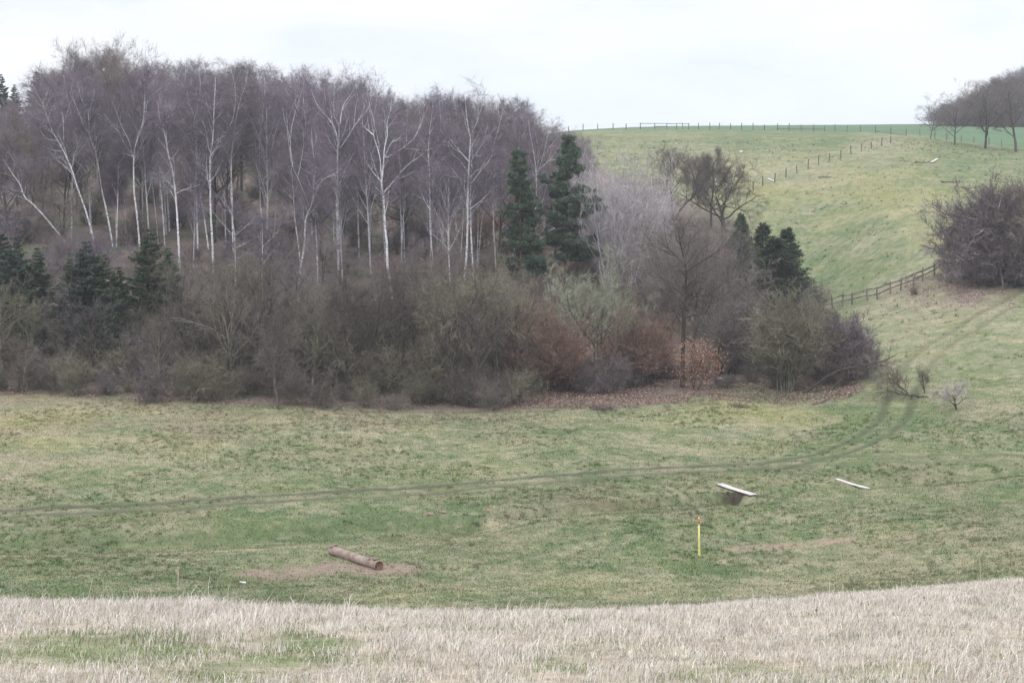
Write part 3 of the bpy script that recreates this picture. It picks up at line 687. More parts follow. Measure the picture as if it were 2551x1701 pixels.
b(z1, [(870,1480),(850,1400),(820,1200),(790,1050),(740,910),(735,740),(690,650),(665,590)], [[(735,740),(770,610)],[(740,910),(690,840),(650,720),(605,630)],[(790,1040),(800,960),(790,900)]], 'birch with two crooked upper stems right of the long left-leaning birch', 60)
b(z1, [(1135,1560),(1115,1400),(1110,1200),(1115,1060),(1140,960),(1190,810),(1205,620),(1195,480)], [[(1100,1090),(1080,990),(1010,850),(970,740)],[(1100,1100),(1020,1070)],[(1160,930),(1210,770),(1220,680)]], 'birch curving up to the right with one long bare arm to the left', 50, .12)
b(z1, [(975,1560),(980,1400),(985,1170),(1030,1090),(1025,1000)], [], 'slender grey birch pole with a kink just left of the curving birch', 40, .08, 'birch_far')
b(z1, [(1290,1540),(1250,1200),(1215,970),(1210,850)], [], 'thin straight pale stem between the curving birch and the forked birch', 40, .075, 'birch_far')
b(z1, [(1350,1540),(1320,1200),(1300,960),(1295,830),(1310,750)], [], 'straight birch with a broken white line of bark, left neighbour of the Y-topped birch', 40, .095)
b(z1, [(1475,1640),(1470,1560),(1440,1250),(1400,1090),(1370,920),(1350,850),(1325,770)], [[(1370,900),(1380,830)],[(1350,850),(1400,770)]], 'spotted birch with a small Y at its top and a thick lower stem', 100, .13)
b(z1, [(1690,1560),(1660,1400),(1650,1200),(1630,1000),(1610,820),(1640,720),(1665,500),(1660,430)], [[(1610,830),(1680,780),(1730,710)],[(1615,870),(1560,920)]], 'birch with a tall wavy upper stem and an arm rising to the right', 40, .1)
b(z1, [(1760,1720),(1750,1540),(1745,1150),(1770,950),(1780,650),(1790,540)], [[(1745,1110),(1830,960)]], 'straight heavy birch with dark patched bark reaching low towards the meadow', 80, .14)
b(z1, [(1930,1560),(1920,1200),(1940,950),(1960,800),(2000,620),(2050,480)], [[(1940,930),(2030,850)],[(1890,870),(1940,780),(1960,560),(1930,430)],[(1870,910),(1800,820)]], 'birch whose crossing upper stems make a narrow X', 50, .105)
b(z1, [(2165,1560),(2160,1250),(2155,950),(2170,870),(2190,650),(2200,560)], [[(2150,940),(2070,770)],[(2150,930),(2100,1000),(2050,1020)]], 'birch with a hooked dead branch drooping to the left', 40, .095)
b(z1, [(1870,1560),(1860,1200),(1860,950),(1895,780)], [], 'dim grey birch close left of the X-shaped birch', 30, .09, 'birch_far')
b(z1, [(290,1510),(200,1430),(170,1340),(100,1240),(50,1160),(0,1080),(-30,1030)], [[(130,1180),(90,1090),(10,1010)]], 'birch leaning out past the left edge of the picture', 50, .1)
b(z1, [(1040,1560),(1030,1350),(1025,1080),(1020,1000)], [], 'short straight grey birch trunk left of the curving birch', 30, .08, 'birch_far')
b(z1, [(960,1600),(955,1400),(930,1250)], [], 'faint grey pole stem deep between the left birches', 20, .07, 'birch_far')
b(z2, [(915,2060),(885,1870),(880,1700),(865,1560),(850,1290),(835,1200),(850,1060),(860,900),(885,780),(880,700),(910,580)], [[(835,1150),(825,1000),(800,890),(770,790),(775,680),(740,560)],[(850,1270),(930,1180),(1060,1030),(1150,970)],[(770,790),(700,730)],[(850,1290),(770,1200)],[(870,980),(960,930),(1110,810),(1165,690)],[(840,1180),(790,1130),(720,1030)],[(860,980),(920,850),(970,820)]], 'brightest birch, forking low into many white arms, in the middle of the wood', 20, .16, n1=8)
b(z2, [(470,1600),(465,1400),(468,1100),(470,850),(440,720),(400,660),(300,540)], [[(480,900),(480,700),(440,640),(440,400)],[(490,900),(560,800),(620,700),(720,580)],[(490,700),(510,560),(580,450)]], 'thick spotted birch with a fan of thin stems at its top', 60, .15)
b(z2, [(500,1560),(495,1300),(497,1100),(490,900)], [], 'second stem standing just right of the thick spotted birch', 30, .09, 'birch_far')
b(z2, [(640,1500),(630,1250),(615,1040),(625,850),(620,720)], [[(625,1030),(660,940),(690,910)],[(610,1050),(520,970)]], 'pair-like birch with a dark marked stem left of the brightest birch', 40, .11)
b(z2, [(255,1300),(235,1150),(220,950),(190,740),(175,600),(190,430)], [[(195,700),(240,660)]], 'slim birch rising straight behind the Y-armed birch', 60, .085)
b(z2, [(160,1900),(195,1700),(200,1560),(210,1470),(265,1330),(275,1150),(285,1080),(260,880)], [[(230,1370),(200,1290),(160,1190),(85,1010),(60,820),(50,670)],[(280,1250),(360,1150),(450,1110)],[(270,1120),(160,1060)]], 'low forking birch with a wide Y of white arms and a leaning left stem', 20, .13)
b(z2, [(300,1800),(290,1560),(275,1350),(265,1200)], [], 'white pole right beside the low Y-armed birch', 30, .1)
b(z2, [(145,1700),(115,1480),(90,1100),(60,900)], [[(115,1340),(20,1240)]], 'spotted birch left of the low Y-armed birch', 30, .1)
b(z2, [(435,1500),(430,1380),(425,1100),(410,850),(400,680)], [], 'straight thin birch left of the thick spotted birch', 40, .09)
b(z2, [(740,1500),(740,1300),(740,1100),(750,940)], [], 'dim straight birch just left of the brightest birch', 40, .095, 'birch_far')
b(z2, [(1000,1600),(990,1250),(985,1000),(990,820)], [[(985,1000),(930,900)]], 'straight white birch right of the brightest birch', 30, .1)
b(z2, [(1010,1600),(1040,1200),(1080,950),(1110,820)], [], 'birch slanting up to the right from the foot of the straight white birch', 30, .085)
b(z2, [(1255,1760),(1240,1560),(1235,1200),(1225,900),(1240,720),(1260,560)], [[(1230,1400),(1170,1280)]], 'left stem of the twin birches right of the centre', 30, .11)
b(z2, [(1250,1600),(1260,1320),(1280,1150),(1310,980),(1305,850),(1330,700),(1320,560)], [[(1310,980),(1350,860)],[(1345,1010),(1365,830)],[(1250,1100),(1300,900)]], 'right stem of the twin birches, curving up to the right', 40, .11)
b(z2, [(1300,1560),(1310,1200),(1330,1060),(1360,980),(1360,800)], [], 'thin birch directly right of the twin birches', 30, .075)
b(z2, [(1500,1700),(1510,1540),(1515,1200),(1530,1050),(1450,880)], [], 'left pole of the close cluster of three tall birches', 30, .1)
b(z2, [(1520,2040),(1540,1800),(1550,1560),(1555,1200),(1565,1000),(1575,820),(1560,750),(1535,560)], [[(1575,1200),(1650,1100),(1730,1000)],[(1580,1010),(1650,900),(1690,830)],[(1560,1010),(1500,940),(1440,870)],[(1575,800),(1620,700),(1680,520)],[(1580,1400),(1690,1310)],[(1570,1190),(1500,1160),(1430,1080)]], 'main stem of the cluster of three tall birches, arms spread both ways', 10, .16, n1=7)
b(z2, [(1590,1800),(1577,1560),(1572,1350),(1580,1100),(1590,950)], [], 'right pole of the close cluster of three tall birches', 30, .12)
b(z2, [(1635,1640),(1640,1400),(1645,1200),(1640,1000)], [], 'thin birch pole right of the three tall birches', 30, .085)
b(z2, [(1655,1640),(1700,1200),(1740,950),(1790,800),(1830,640)], [[(1700,1180),(1780,1110),(1900,1100)]], 'birch slanting right towards the left pine', 30, .095)
b(z2, [(1775,1700),(1765,1540),(1770,1250),(1775,1000)], [], 'single straight birch pole left of the left pine', 30, .095)
b(z2, [(1920,2000),(1925,1800),(1990,1640),(2100,1500),(2125,1200),(2110,1000),(2085,850),(2060,720)], [[(2120,1150),(2180,950),(2220,780)],[(2110,1100),(2230,1000),(2270,950)],[(2120,1500),(2200,1250)]], 'birch standing between the two pines with arms slanting right', -75, .12)
b(z2, [(2060,1500),(2050,1250),(2040,1050),(2010,850),(1985,650),(1990,560)], [[(2010,800),(2050,680)],[(2035,900),(1980,760)]], 'birch rising behind the top of the left pine', -20, .1)
b(z3, [(1735,800),(1735,720),(1735,500),(1730,270),(1715,130),(1715,0)], [[(1730,260),(1840,160)],[(1720,260),(1590,110)],[(1735,350),(1850,290)],[(1740,430),(1830,380)],[(1735,460),(1660,480)],[(1725,130),(1670,20)]], 'young pale grey birch with fine upswept arms in front of the dark wood', 20, .075, 'birch_bark', n1=5, lr=.14, tl=.5)
b(z3, [(1965,960),(1957,910),(1930,600),(1935,350),(1930,100)], [[(1935,340),(2020,260)],[(1940,460),(1990,400)]], 'young thin birch with a long bare lower stem, right of the upswept young one', 10, .065, 'birch_bark', n1=5, lr=.13, tl=.5)

# ------------------------------------------------------------------ the wood itself
OUTX = [-300,0,40,90,130,180,240,300,350,500,600,700,750,850,880,980,1080,1130,1200,1260,1290,1400]
OUTY = [215,210,215,195,140,115,90,122,128,125,128,130,147,158,190,200,190,203,232,262,290,320]
RR = random.Random(3)
def zone(px): return 'at the left end' if px < 300 else 'left of the middle' if px < 620 else 'in the middle' if px < 900 else 'towards the right end'
cnt = 0
for D, gap in ((121, 14), (131, 12), (140, 10), (149, 5.), (155, 3.3), (162, 3.), (171, 3.), (183, 3.4), (198, 3.4), (216, 3.5), (238, 3.8)):
    s = -.33+RR.random()*.02
    while s < .05:
        x = s*D+RR.gauss(0, .5); y = D+RR.gauss(0, 2.5); z = gz(x, y); px, py = toP((x, y, z))
        s += gap/D*(.8+.4*RR.random())
        if px < -80 or px > 1330: continue
        if px > 1120 and D < 162: continue
        if litter_mask(np.array([px]), np.array([max(py, 255.)]), np.array([x]), np.array([y]))[0] < .5: continue
        o = np.interp(px, OUTX, OUTY)
        if D < 124: top = 500+RR.random()*110
        elif D < 135: top = 430+RR.random()*110
        elif D < 142: top = max(o+150, 300)+RR.random()*150
        elif D < 165: top = o+25+RR.random()*120
        else: top = o+RR.random()*38+6
        hh = y*tanof(top)-z
        if hh < 2: continue
        hh = min(hh, 17.5)
        birch = RR.random() < (.75 if px > 250 else .5) and D > 139
        if D > 190: birch = RR.random() < .35
        row = 'front' if D < 140 else 'middle' if D < 180 else 'back'
        if birch: ms, h0, bk, tw, kind = RR.choice(BIRS), 14., 'birch_far', 'tw_purple', 'slender purple birch'
        else: ms, h0, bk, tw, kind = RR.choice(OAKS), 12., 'bark', RR.choice(['tw_brown', 'tw_violet', 'tw_purple']), 'leafless brown tree'
        where = {'front': 'low among the front ranks of the wood', 'middle': 'in the middle ranks of the wood', 'back': 'with its crown on the skyline of the wood'}[row]
        q = hh/h0; cnt += 1
        tree('birch_tree' if birch else 'bare_tree', ms, (x, y, z-.05), (q*((.9+.2*RR.random()) if not birch else (.6+.3*RR.random())),)*2+(q,), RR.random()*6.28, bk, tw, f'{kind} {where} {zone(px)}', 'tree', f'{kind}s {where} {zone(px)}')
# undergrowth between the trunks
for D, gap in ((116, 3.4), (122, 3.2), (129, 3.), (137, 3.), (146, 3.), (156, 3.2), (167, 3.6), (180, 4.2)):
    s = -.33+RR.random()*.02
    while s < .07:
        x = s*D+RR.gauss(0, .6); y = D+RR.gauss(0, 2.); z = gz(x, y); px, py = toP((x, y, z)); s += gap/D*(.7+.6*RR.random())
        if px < -60 or px > 1420 or litter_mask(np.array([px]), np.array([py]), np.array([x]), np.array([y]))[0] < .5: continue
        hh = RR.uniform(1.5, 3.4)*(.8 if D < 128 else 1.1)*(.55 if px > 1180 and D < 130 else 1); q = hh/4.; row = 'near' if D < 130 else 'deep'
        tw = RR.choice(['tw_brown', 'tw_violet', 'tw_purple', 'tw_brown']) if px < 900 or D < 126 else RR.choice(['tw_brown', 'tw_orange', 'tw_violet'])
        cl = {'tw_olive': 'olive', 'tw_brown': 'brown', 'tw_violet': 'purplish brown', 'tw_purple': 'purplish', 'tw_orange': 'rust brown'}[tw]
        lab = f'{cl} undergrowth bush {"at the foot of the birches" if row == "near" else "deep among the birch trunks"} {zone(px)}'
        tree('bare_shrub', RR.choice(SHR), (x, y, z-.05), (q*1.5, q*1.5, q), RR.random()*6.28, 'bark', tw, lab, 'shrub', lab)
# the tree that stands above the skyline on the left
place('bare_tree', OAKS[1], 12., 262, 470, 78, 'bark', 'tw_brown', 'tall dark branched tree whose open crown rises highest on the left skyline', 'tree', lo=140., wsc=.8)
place('birch_tree', BIRS[2], 14., 172, 470, 118, 'birch_far', 'tw_purple', 'weeping purple birch left of the highest crown, at the left shoulder of the wood', 'tree', lo=140., wsc=1.1)
for px, top, w_, lab in ((8, 168, 1., 'dark spruce tip on the skyline at the left edge of the picture'), (38, 192, 1., 'small spruce tip second from the left edge on the skyline'), (88, 162, 1.1, 'pointed spruce tip on the skyline left of the weeping birch')):
    place('spruce_tree', SPR[0], 9., px, 350, top, 'bark', 'spruce', lab, 'tree', lo=140., wsc=w_*.8)

# ------------------------------------------------------------------ spruces in the lower left
for i, (px, py, top, k, bl, lab) in enumerate((
    (2, 830, 515, 1, 1, 'blue green spruce cut by the left edge of the picture'), (42, 850, 540, 2, 1, 'broad blue green spruce second from the left edge'), (92, 830, 565, 0, 0, 'dark green spruce right of the two blue green ones at the left edge'),
    (168, 840, 590, 0, 0, 'left spruce of the tight group of four under the leaning birch'), (205, 850, 550, 3, 1, 'tallest blue tipped spruce of the tight group of four'), (242, 850, 580, 1, 0, 'green spruce third in the tight group of four'), (276, 830, 610, 2, 0, 'lowest right spruce of the tight group of four'),
    (352, 820, 522, 3, 0, 'single tall pointed green spruce right of the group of four'), (392, 810, 565, 0, 1, 'smaller bluish spruce beside the single tall pointed one'),
    (520, 760, 630, 1, 1, 'small dark spruce at the foot of the heavy patched birch'), (625, 690, 590, 0, 1, 'little silvery blue spruce beside the long-stemmed young birch'),
    (700, 850, 665, 2, 1, 'half hidden spruce behind the shrubs under the young birch'), (805, 860, 700, 3, 0, 'dark spruce hidden low behind the shrubs left of the brightest birch'), (590, 850, 680, 1, 1, 'bluish spruce showing through shrubs below the young birches'))):
    place('spruce_tree', SPR[k], 9., px, py, top, 'bark', 'spruce_blue' if bl else 'spruce', lab, 'tree', wsc=1.0)
# ------------------------------------------------------------------ the two pines
def whorls(R, rng, lmax, bias, n=5):
    out = []
    for f in rng:
        for j in range(n):
            az = R.uniform(0, 360); l = lmax(f)*(.65+.5*R.rand())*(1+bias*math.cos(math.radians(az)))
            out.append((f, az, max(l, .3), .12+.25*f))
    return out
R_ = np.random.RandomState(4)
p = hit(1298, 668, 108.); hp = p[1]*tanof(311)-p[2]
br = whorls(R_, np.linspace(.2, .985, 19), lambda f: (3.3*(1-f)**.9+.22)*(1 if f > .4 else .75), .22, 4)+[(.66, 178, 2.0, .5), (.5, -5, 3.0, .12), (.55, 10, 2.7, .2)]
m = pine(1, hp, (.02, .02), br)
r = empty('pine_tree', p, 'tall dark pine with reddish trunk and one long arm reaching left', 'tree', 'pines at the right end of the wood'); obj('trunk', m[0], M['bark_red'], r); obj('crown', m[1], M['pine'], r)
p = hit(1196, 690, 108.); hp = p[1]*tanof(345)-p[2]
m = pine(2, hp, (-.01, .02), whorls(R_, np.linspace(.14, .98, 17), lambda f: 1.95*(1-f)**.7+.22, .1, 4))
r = empty('pine_tree', p, 'thinner green pine with birch stems showing through it, left of the tall dark pine', 'tree', 'pines at the right end of the wood'); obj('trunk', m[0], M['bark_red'], r); obj('crown', m[1], M['pine'], r)
# dark evergreens at the edge of the pasture
for px, py, top, k, w_, lab in ((1700, 665, 486, 1, 1.0, 'dark evergreen half hidden at the left of the clump by the pasture'), (1750, 715, 506, 2, 1.2, 'dark evergreen in the middle of the clump by the pasture'), (1804, 718, 518, 3, 1.25, 'rightmost dark pointed evergreen of the clump by the pasture'), (1778, 728, 540, 0, 2.0, 'low evergreen filling the front of the clump by the pasture')):
    place('evergreen_tree', EVG[k % 3], 7., px, py, top, 'bark', 'spruce', lab, 'tree', 'dark evergreens beside the pasture', w_)
# ------------------------------------------------------------------ pale thicket of young trees
for i in range(26):
    px = 1366+i*6.9+RR.gauss(0, 4); t0 = np.interp(px, [1340,1440,1470,1500,1530,1560], [318,330,352,405,460,515])
    place('young_tree', THIN[i % 4], 8., px, RR.uniform(610, 690), t0+RR.random()*45, 'bark_grey', 'tw_grey', 'thin pale grey young tree in the dense thicket right of the tall pine', 'young tree', 'pale thicket of young trees right of the pine', .75+.25*RR.random(), lo=108.)

for i in range(16):
    px = 1345+i*14+RR.gauss(0, 4); t0 = np.interp(px, [1340,1440,1500,1530,1570], [395,410,470,510,540])
    place('bare_tree', RR.choice(OAKS), 12., px, RR.uniform(545, 590), t0+RR.random()*70, 'bark', 'tw_brown', 'dark brown tree half hidden behind the pale thicket', 'tree', 'dark trees behind the pale thicket', 1.1, lo=108.)
def zc(ox, oy, s): return lambda pts: [((ox+x/s)*.92199, (oy+y/s)*.92199) for x, y in pts]
z5 = zc(1200, 300, 2.94); z6 = zc(1600, 560, 3.267); z4 = zc(650, 500, 2.8); z7 = zc(2280, 150, 2.749)
AG = 'old dark trees against the pasture'
kw = dict(droop=0, tl=.5, up=.06, ang=45)
traced('bare_tree', [z5([(1400,760),(1395,650),(1390,560),(1380,430),(1385,300),(1360,240)])], [z5(q) for q in ([(1390,520),(1450,440),(1470,380)],[(1385,430),(1320,370),(1290,300)],[(1388,480),(1290,430),(1260,390)],[(1380,400),(1440,300)])], 20, .13, 'bark', 'tw_brown', 'upright dark bare tree against the pasture, left of the two crooked ones', 'tree', AG, 61, top_ext=.3, n1=18, lr=.3, f0=.3, ta=12, **kw)
traced('bare_tree', [z5([(1440,680),(1500,600),(1550,560),(1575,500),(1540,380),(1520,290)])], [z5(q) for q in ([(1550,560),(1560,450),(1600,380)],[(1500,600),(1500,520)],[(1560,540),(1640,480),(1680,400)])], 20, .15, 'bark', 'tw_brown', 'crooked dark tree leaning right from a slanting trunk against the pasture', 'tree', AG, 62, top_ext=.3, n1=16, lr=.24, f0=.4, ta=12, **kw)
traced('bare_tree', [z5([(1680,730),(1680,670),(1690,560),(1700,470),(1690,350),(1710,300)])], [z5(q) for q in ([(1690,640),(1770,550),(1860,500),(1930,480)],[(1700,500),(1620,450),(1580,400)],[(1710,530),(1790,400),(1830,320)],[(1680,650),(1590,590),(1560,530)],[(1700,660),(1760,630),(1850,640),(1960,670)],[(1790,430),(1870,400)],[(1690,400),(1640,330)])], 20, .17, 'bark', 'tw_brown', 'wide crowned dark old tree with spreading arms against the pasture', 'tree', AG, 63, top_ext=.3, n1=18, lr=.36, f0=.3, ta=12, nb=8, **kw)
traced('bare_tree', [z6([(330,1180),(335,900),(340,760),(345,640),(350,520),(360,400),(345,300),(375,200)])], [z6(q) for q in ([(345,650),(290,590),(180,560)],[(345,570),(240,500),(130,410)],[(350,530),(400,470),(480,400),(540,370)],[(350,640),(430,580),(560,570),(640,600)],[(345,760),(430,730),(480,790)],[(330,740),(260,700)],[(355,400),(450,250),(520,150)],[(350,330),(220,200),(150,150)],[(360,380),(560,250),(640,200)],[(345,300),(300,100)])], 40, .17, 'bark', 'tw_brown', 'large dark tree with a forked trunk rising behind the rust coloured leafy bush', 'tree', None, 64, top_ext=.9, n1=9, lr=.3, f0=.35, ta=8, tb=3, nb=7, **{**kw, 'tl': .6})
place('bare_tree', OAKS[3], 12., 1592, 840, 478, 'bark', 'tw_brown', 'wide brown crowned tree directly behind the large dark forked tree', 'tree', None, 1.0, 1.0, lo=108.)
place('bare_tree', OAKS[1], 12., 1545, 800, 520, 'bark_olive', 'tw_violet', 'smaller brown crowned tree left of the large dark forked tree', 'tree', None, .9, 2.0, lo=108.)
place('bare_tree', APPLE[1], 7., 1662, 530, 362, 'bark', 'tw_brown', 'round crowned dark tree just right of the crooked trees against the pasture', 'tree', None, 1.25, 2.2, lo=120.)
WG = 'dark trunked trees inside the lower shrub belt'
for sd, mains, brs, lab in (
    (71, [[(1385,1260),(1365,1000),(1360,830),(1320,720),(1310,600)]], [[(1370,850),(1430,810),(1540,800),(1640,740)],[(1330,760),(1400,680),(1420,600)]], 'dark twin limbed tree with an arm reaching right, below the three tall birches'),
    (72, [[(1310,1180),(1320,1000),(1318,850),(1290,780),(1250,700)]], [], 'straight dark trunk just left of the twin limbed tree'),
    (73, [[(1430,1260),(1440,1050),(1480,850),(1500,680)]], [[(1400,1000),(1460,950),(1560,930),(1660,960)]], 'thin dark tree leaning right with a level low branch'),
    (74, [[(955,1270),(985,950),(990,750),(1000,550)]], [[(985,950),(1060,880),(1100,800)],[(990,760),(930,680)]], 'dark forked tree left of the white stake'),
    (75, [[(1085,1240),(1060,1000),(1040,880),(1070,650),(1060,520)]], [[(1060,1000),(1090,850),(1120,760)]], 'dark V-shaped tree close to the forked one left of the white stake'),
    (76, [[(605,1300),(600,1000),(605,750),(590,600)]], [[(605,760),(680,740),(820,720)],[(600,800),(520,700)]], 'slim dark tree rising from the shrubs below the low Y-armed birch'),
    (77, [[(230,1280),(210,1100),(215,900),(240,800)]], [], 'short thick dark trunk in the shrubs below the young birches'),
    (78, [[(120,1420),(95,1280),(100,1150),(130,1000)]], [], 'small crooked dark stem at the lip of the meadow below the young birches')):
    traced('bare_tree', [z4(q) for q in mains], [z4(q) for q in brs], 12, .13, 'bark', 'tw_brown', lab, 'tree', WG, sd, lo=98., top_ext=.9, n1=12, lr=.3, f0=.35, ta=7, tb=3, **{**kw, 'tl': .55})
traced('bare_tree', [z7([(600,1530),(575,1360),(575,1280),(565,1210),(550,1130),(560,1060),(580,980)])], [z7(q) for q in ([(565,1210),(640,1110),(670,1050)],[(550,1130),(480,1100),(370,1080)],[(550,1165),(480,1155),(430,1190)],[(575,1350),(520,1320),(430,1355),(300,1325)],[(570,1215),(545,1270)],[(575,1220),(655,1315)],[(560,1410),(610,1430),(660,1432)])], 8, .09, 'birch_bark', 'tw_violet', 'dead tree with bare whitish crooked arms in front of the right-hand thicket', 'tree', None, 65, lo=108., top_ext=.5, n1=4, lr=.1, f0=.7, ta=3, tb=2, nb=2, dens=1, **{**kw, 'tl': .3})

# ------------------------------------------------------------------ shrub belt along the meadow
def zone2(px): return 'under the left spruces' if px < 420 else 'under the young birches' if px < 720 else 'under the brightest birch' if px < 1000 else 'under the three tall birches'
for row, (dy, h_lo, h_hi, gap, nm) in enumerate(((-8, 45, 125, 56, 'front'), (-42, 80, 170, 60, 'second'), (-100, 100, 180, 84, 'third'), (-165, 90, 170, 100, 'back'))):
    px = -60+row*13
    while px < 1215:
        e = np.interp(px, EDGE_X, EDGE_Y)+dy+RR.gauss(0, 9); hgt = RR.uniform(h_lo, h_hi)
        if px < 430 and row > 1: px += 30; continue
        tw = RR.choice(['tw_olive', 'tw_olive', 'tw_brown', 'tw_brown', 'tw_violet'] if px < 700 else ['tw_olive', 'tw_olive', 'tw_brown', 'tw_brown', 'tw_olive'])
        if row == 3: tw = RR.choice(['tw_brown', 'tw_olive', 'tw_violet'])
        cl = {'tw_olive': 'olive brown', 'tw_brown': 'dull brown', 'tw_violet': 'purplish brown', 'tw_lichen': 'pale lichen covered'}[tw]
        lab = f'{cl} shrub in the {nm} row of the belt {zone2(px)}'
        place('bare_shrub', RR.choice(SHR), 4., px, e, e-hgt, 'bark_olive', tw, lab, 'shrub', lab.replace('shrub in', 'shrubs in'), .95+.35*RR.random(), lo=90.)
        px += gap*(.75+.5*RR.random())
# small scrubby trees standing up out of the belt
for i in range(62):
    px = 10+i*19.5+RR.gauss(0, 8); e = np.interp(px, EDGE_X, EDGE_Y)-RR.uniform(10, 95); t0 = RR.uniform(560, 740) if px > 430 else RR.uniform(620, 770)
    tw = RR.choice(['tw_brown', 'tw_olive', 'tw_brown', 'tw_olive', 'tw_violet']); cl = {'tw_olive': 'olive', 'tw_brown': 'brown', 'tw_violet': 'purplish'}[tw]; lab = f'small {cl} scrub tree rising out of the shrub belt {zone2(px)}'
    place('scrub_tree', RR.choice(SCR), 12., px, e, t0, 'bark' if i % 3 else 'bark_olive', tw, lab, 'tree', lab, .9, lo=90.)
for i in range(26):
    px = 1190+i*30+RR.gauss(0, 10)
    if 1800 < px < 1885: continue
    e = np.interp(px, EDGE_X, EDGE_Y)-RR.uniform(28, 75); tw = RR.choice(['tw_brown', 'tw_violet', 'tw_brown'] if px > 1510 else ['tw_orange', 'tw_brown', 'tw_orange'])
    cl = {'tw_orange': 'rust brown', 'tw_brown': 'brown', 'tw_violet': 'purplish'}[tw]; lab = f'low {cl} bush among the fallen leaves at the right part of the wood edge'
    place('bare_shrub', RR.choice(SHR), 4., px, e, e-RR.uniform(22, 60), 'bark', tw, lab, 'shrub', lab, 1.3, lo=90.)
# rust and orange brown shrubs
for px, py, top, lab in ((1196, 850, 690, 'leftmost tall rust brown shrub beneath the left pine'), (1230, 860, 655, 'tallest rust brown shrub beneath the left pine'), (1268, 850, 680, 'rust brown shrub right of the tallest one beneath the pines'), (1212, 900, 780, 'low rust brown shrub at the front beneath the left pine'), (1290, 900, 770, 'low rust brown shrub at the front beneath the tall pine'),
                         (1425, 850, 700, 'reddish brown shrub right of the lichen covered tree'), (1470, 850, 705, 'second reddish brown shrub right of the lichen covered tree'), (1500, 870, 740, 'small reddish brown shrub left of the rust leaved bush')):
    place('bare_shrub', WHIP[len(lab) % 4], 5., px, py, top, 'bark', 'tw_orange', lab, 'shrub', 'rust brown shrubs at the wood edge', 1.5, lo=90.)
for i in range(12):
    px = (1180+i*17) if i < 8 else 1400+(i-8)*30
    place('bare_shrub', WHIP[i % 4], 5., px+RR.gauss(0, 4), RR.uniform(870, 905), RR.uniform(690, 770), 'bark', 'tw_orange', 'upright reddish brown shrub in the rust coloured patch below the pines' if i < 8 else 'upright reddish brown shrub between the lichen covered tree and the rust leaved bush', 'shrub', 'reddish brown shrubs below the pines' if i < 8 else 'reddish brown shrubs left of the rust leaved bush', 1.3, lo=90.)
for px, py, top, ms, h0, tw, lab in ((1368, 880, 572, APPLE[0], 7., 'tw_lichen', 'grey green lichen covered tree in front of the pale thicket'), (1312, 860, 600, APPLE[1], 7., 'tw_lichen', 'smaller lichen covered tree under the tall pine'), (1420, 800, 610, APPLE[2], 7., 'tw_olive', 'olive tinged small tree between the lichen covered tree and the dark forked tree')):
    place('bare_tree', ms, h0, px, py, top, 'bark_olive', tw, lab, 'tree', 'lichen covered trees at the wood edge', .8, lo=95.)
for px, py, top, kind, tw, lab in (
    (1340, 900, 810, 0, 'tw_violet', 'dark purplish shrub in front of the lichen covered tree'), (1400, 905, 800, 1, 'tw_violet', 'purplish shrub with many stems left of the leaf strewn gap'), (1440, 890, 800, 2, 'tw_brown', 'brown shrub above the leaf strewn gap'),
    (1510, 760, 560, 3, 'tw_brown', 'brown shrub below the pale thicket'), (1540, 740, 540, 4, 'tw_brown', 'tall brown shrub left of the large forked tree'), (1620, 760, 520, 5, 'tw_violet', 'purplish shrub right of the large forked tree'), (1665, 770, 560, 0, 'tw_brown', 'brown shrub left below the dark evergreens'),
    (1660, 860, 680, 1, 'tw_brown', 'brown shrub right of the rust leaved bush'), (1700, 850, 650, 2, 'tw_violet', 'reddish purple shrub under the dark evergreens'), (1745, 860, 665, 3, 'tw_violet', 'violet tinted shrub under the dark evergreens'), (1790, 850, 680, 5, 'tw_brown', 'brown shrub left of the white topped trough'),
    (1852, 800, 650, 4, 'tw_brown', 'brown shrub behind the white topped trough'), (1905, 860, 695, 0, 'tw_brown', 'rounded brown shrub right of the white topped trough'), (1935, 875, 715, 1, 'tw_violet', 'rounded greyish purple shrub left of the outermost one'), (1972, 870, 745, 2, 'tw_violet', 'outermost rounded shrub where the wood meets the track'), (1590, 640, 500, 1, 'tw_brown', 'brown shrub at the foot of the crooked dark tree'), (1650, 650, 500, 2, 'tw_violet', 'purplish shrub at the foot of the wide crowned old tree'),
    (1870, 720, 640, 3, 'tw_brown', 'low shrub where the rail fence meets the wood')):
    place('bare_shrub', (SHD if px > 1880 else SHR)[kind % 3], 4., px, py, top, 'bark', tw, lab, 'shrub', 'shrubs on the right flank of the wood', 1.0, lo=95.)
for px, py, top, lab in ((1805, 900, 640, 'tall upright olive green shrub in front of the dark evergreens'), (1815, 898, 665, 'upright olive green shrub right beside the tall one'), (1778, 890, 690, 'upright olive green shrub left of the tall one')):
    place('bare_shrub', WHIP[py % 4], 5., px, py, top, 'bark_olive', 'tw_olive', lab, 'shrub', 'upright olive shrubs on the right flank', 1.25, lo=95.)
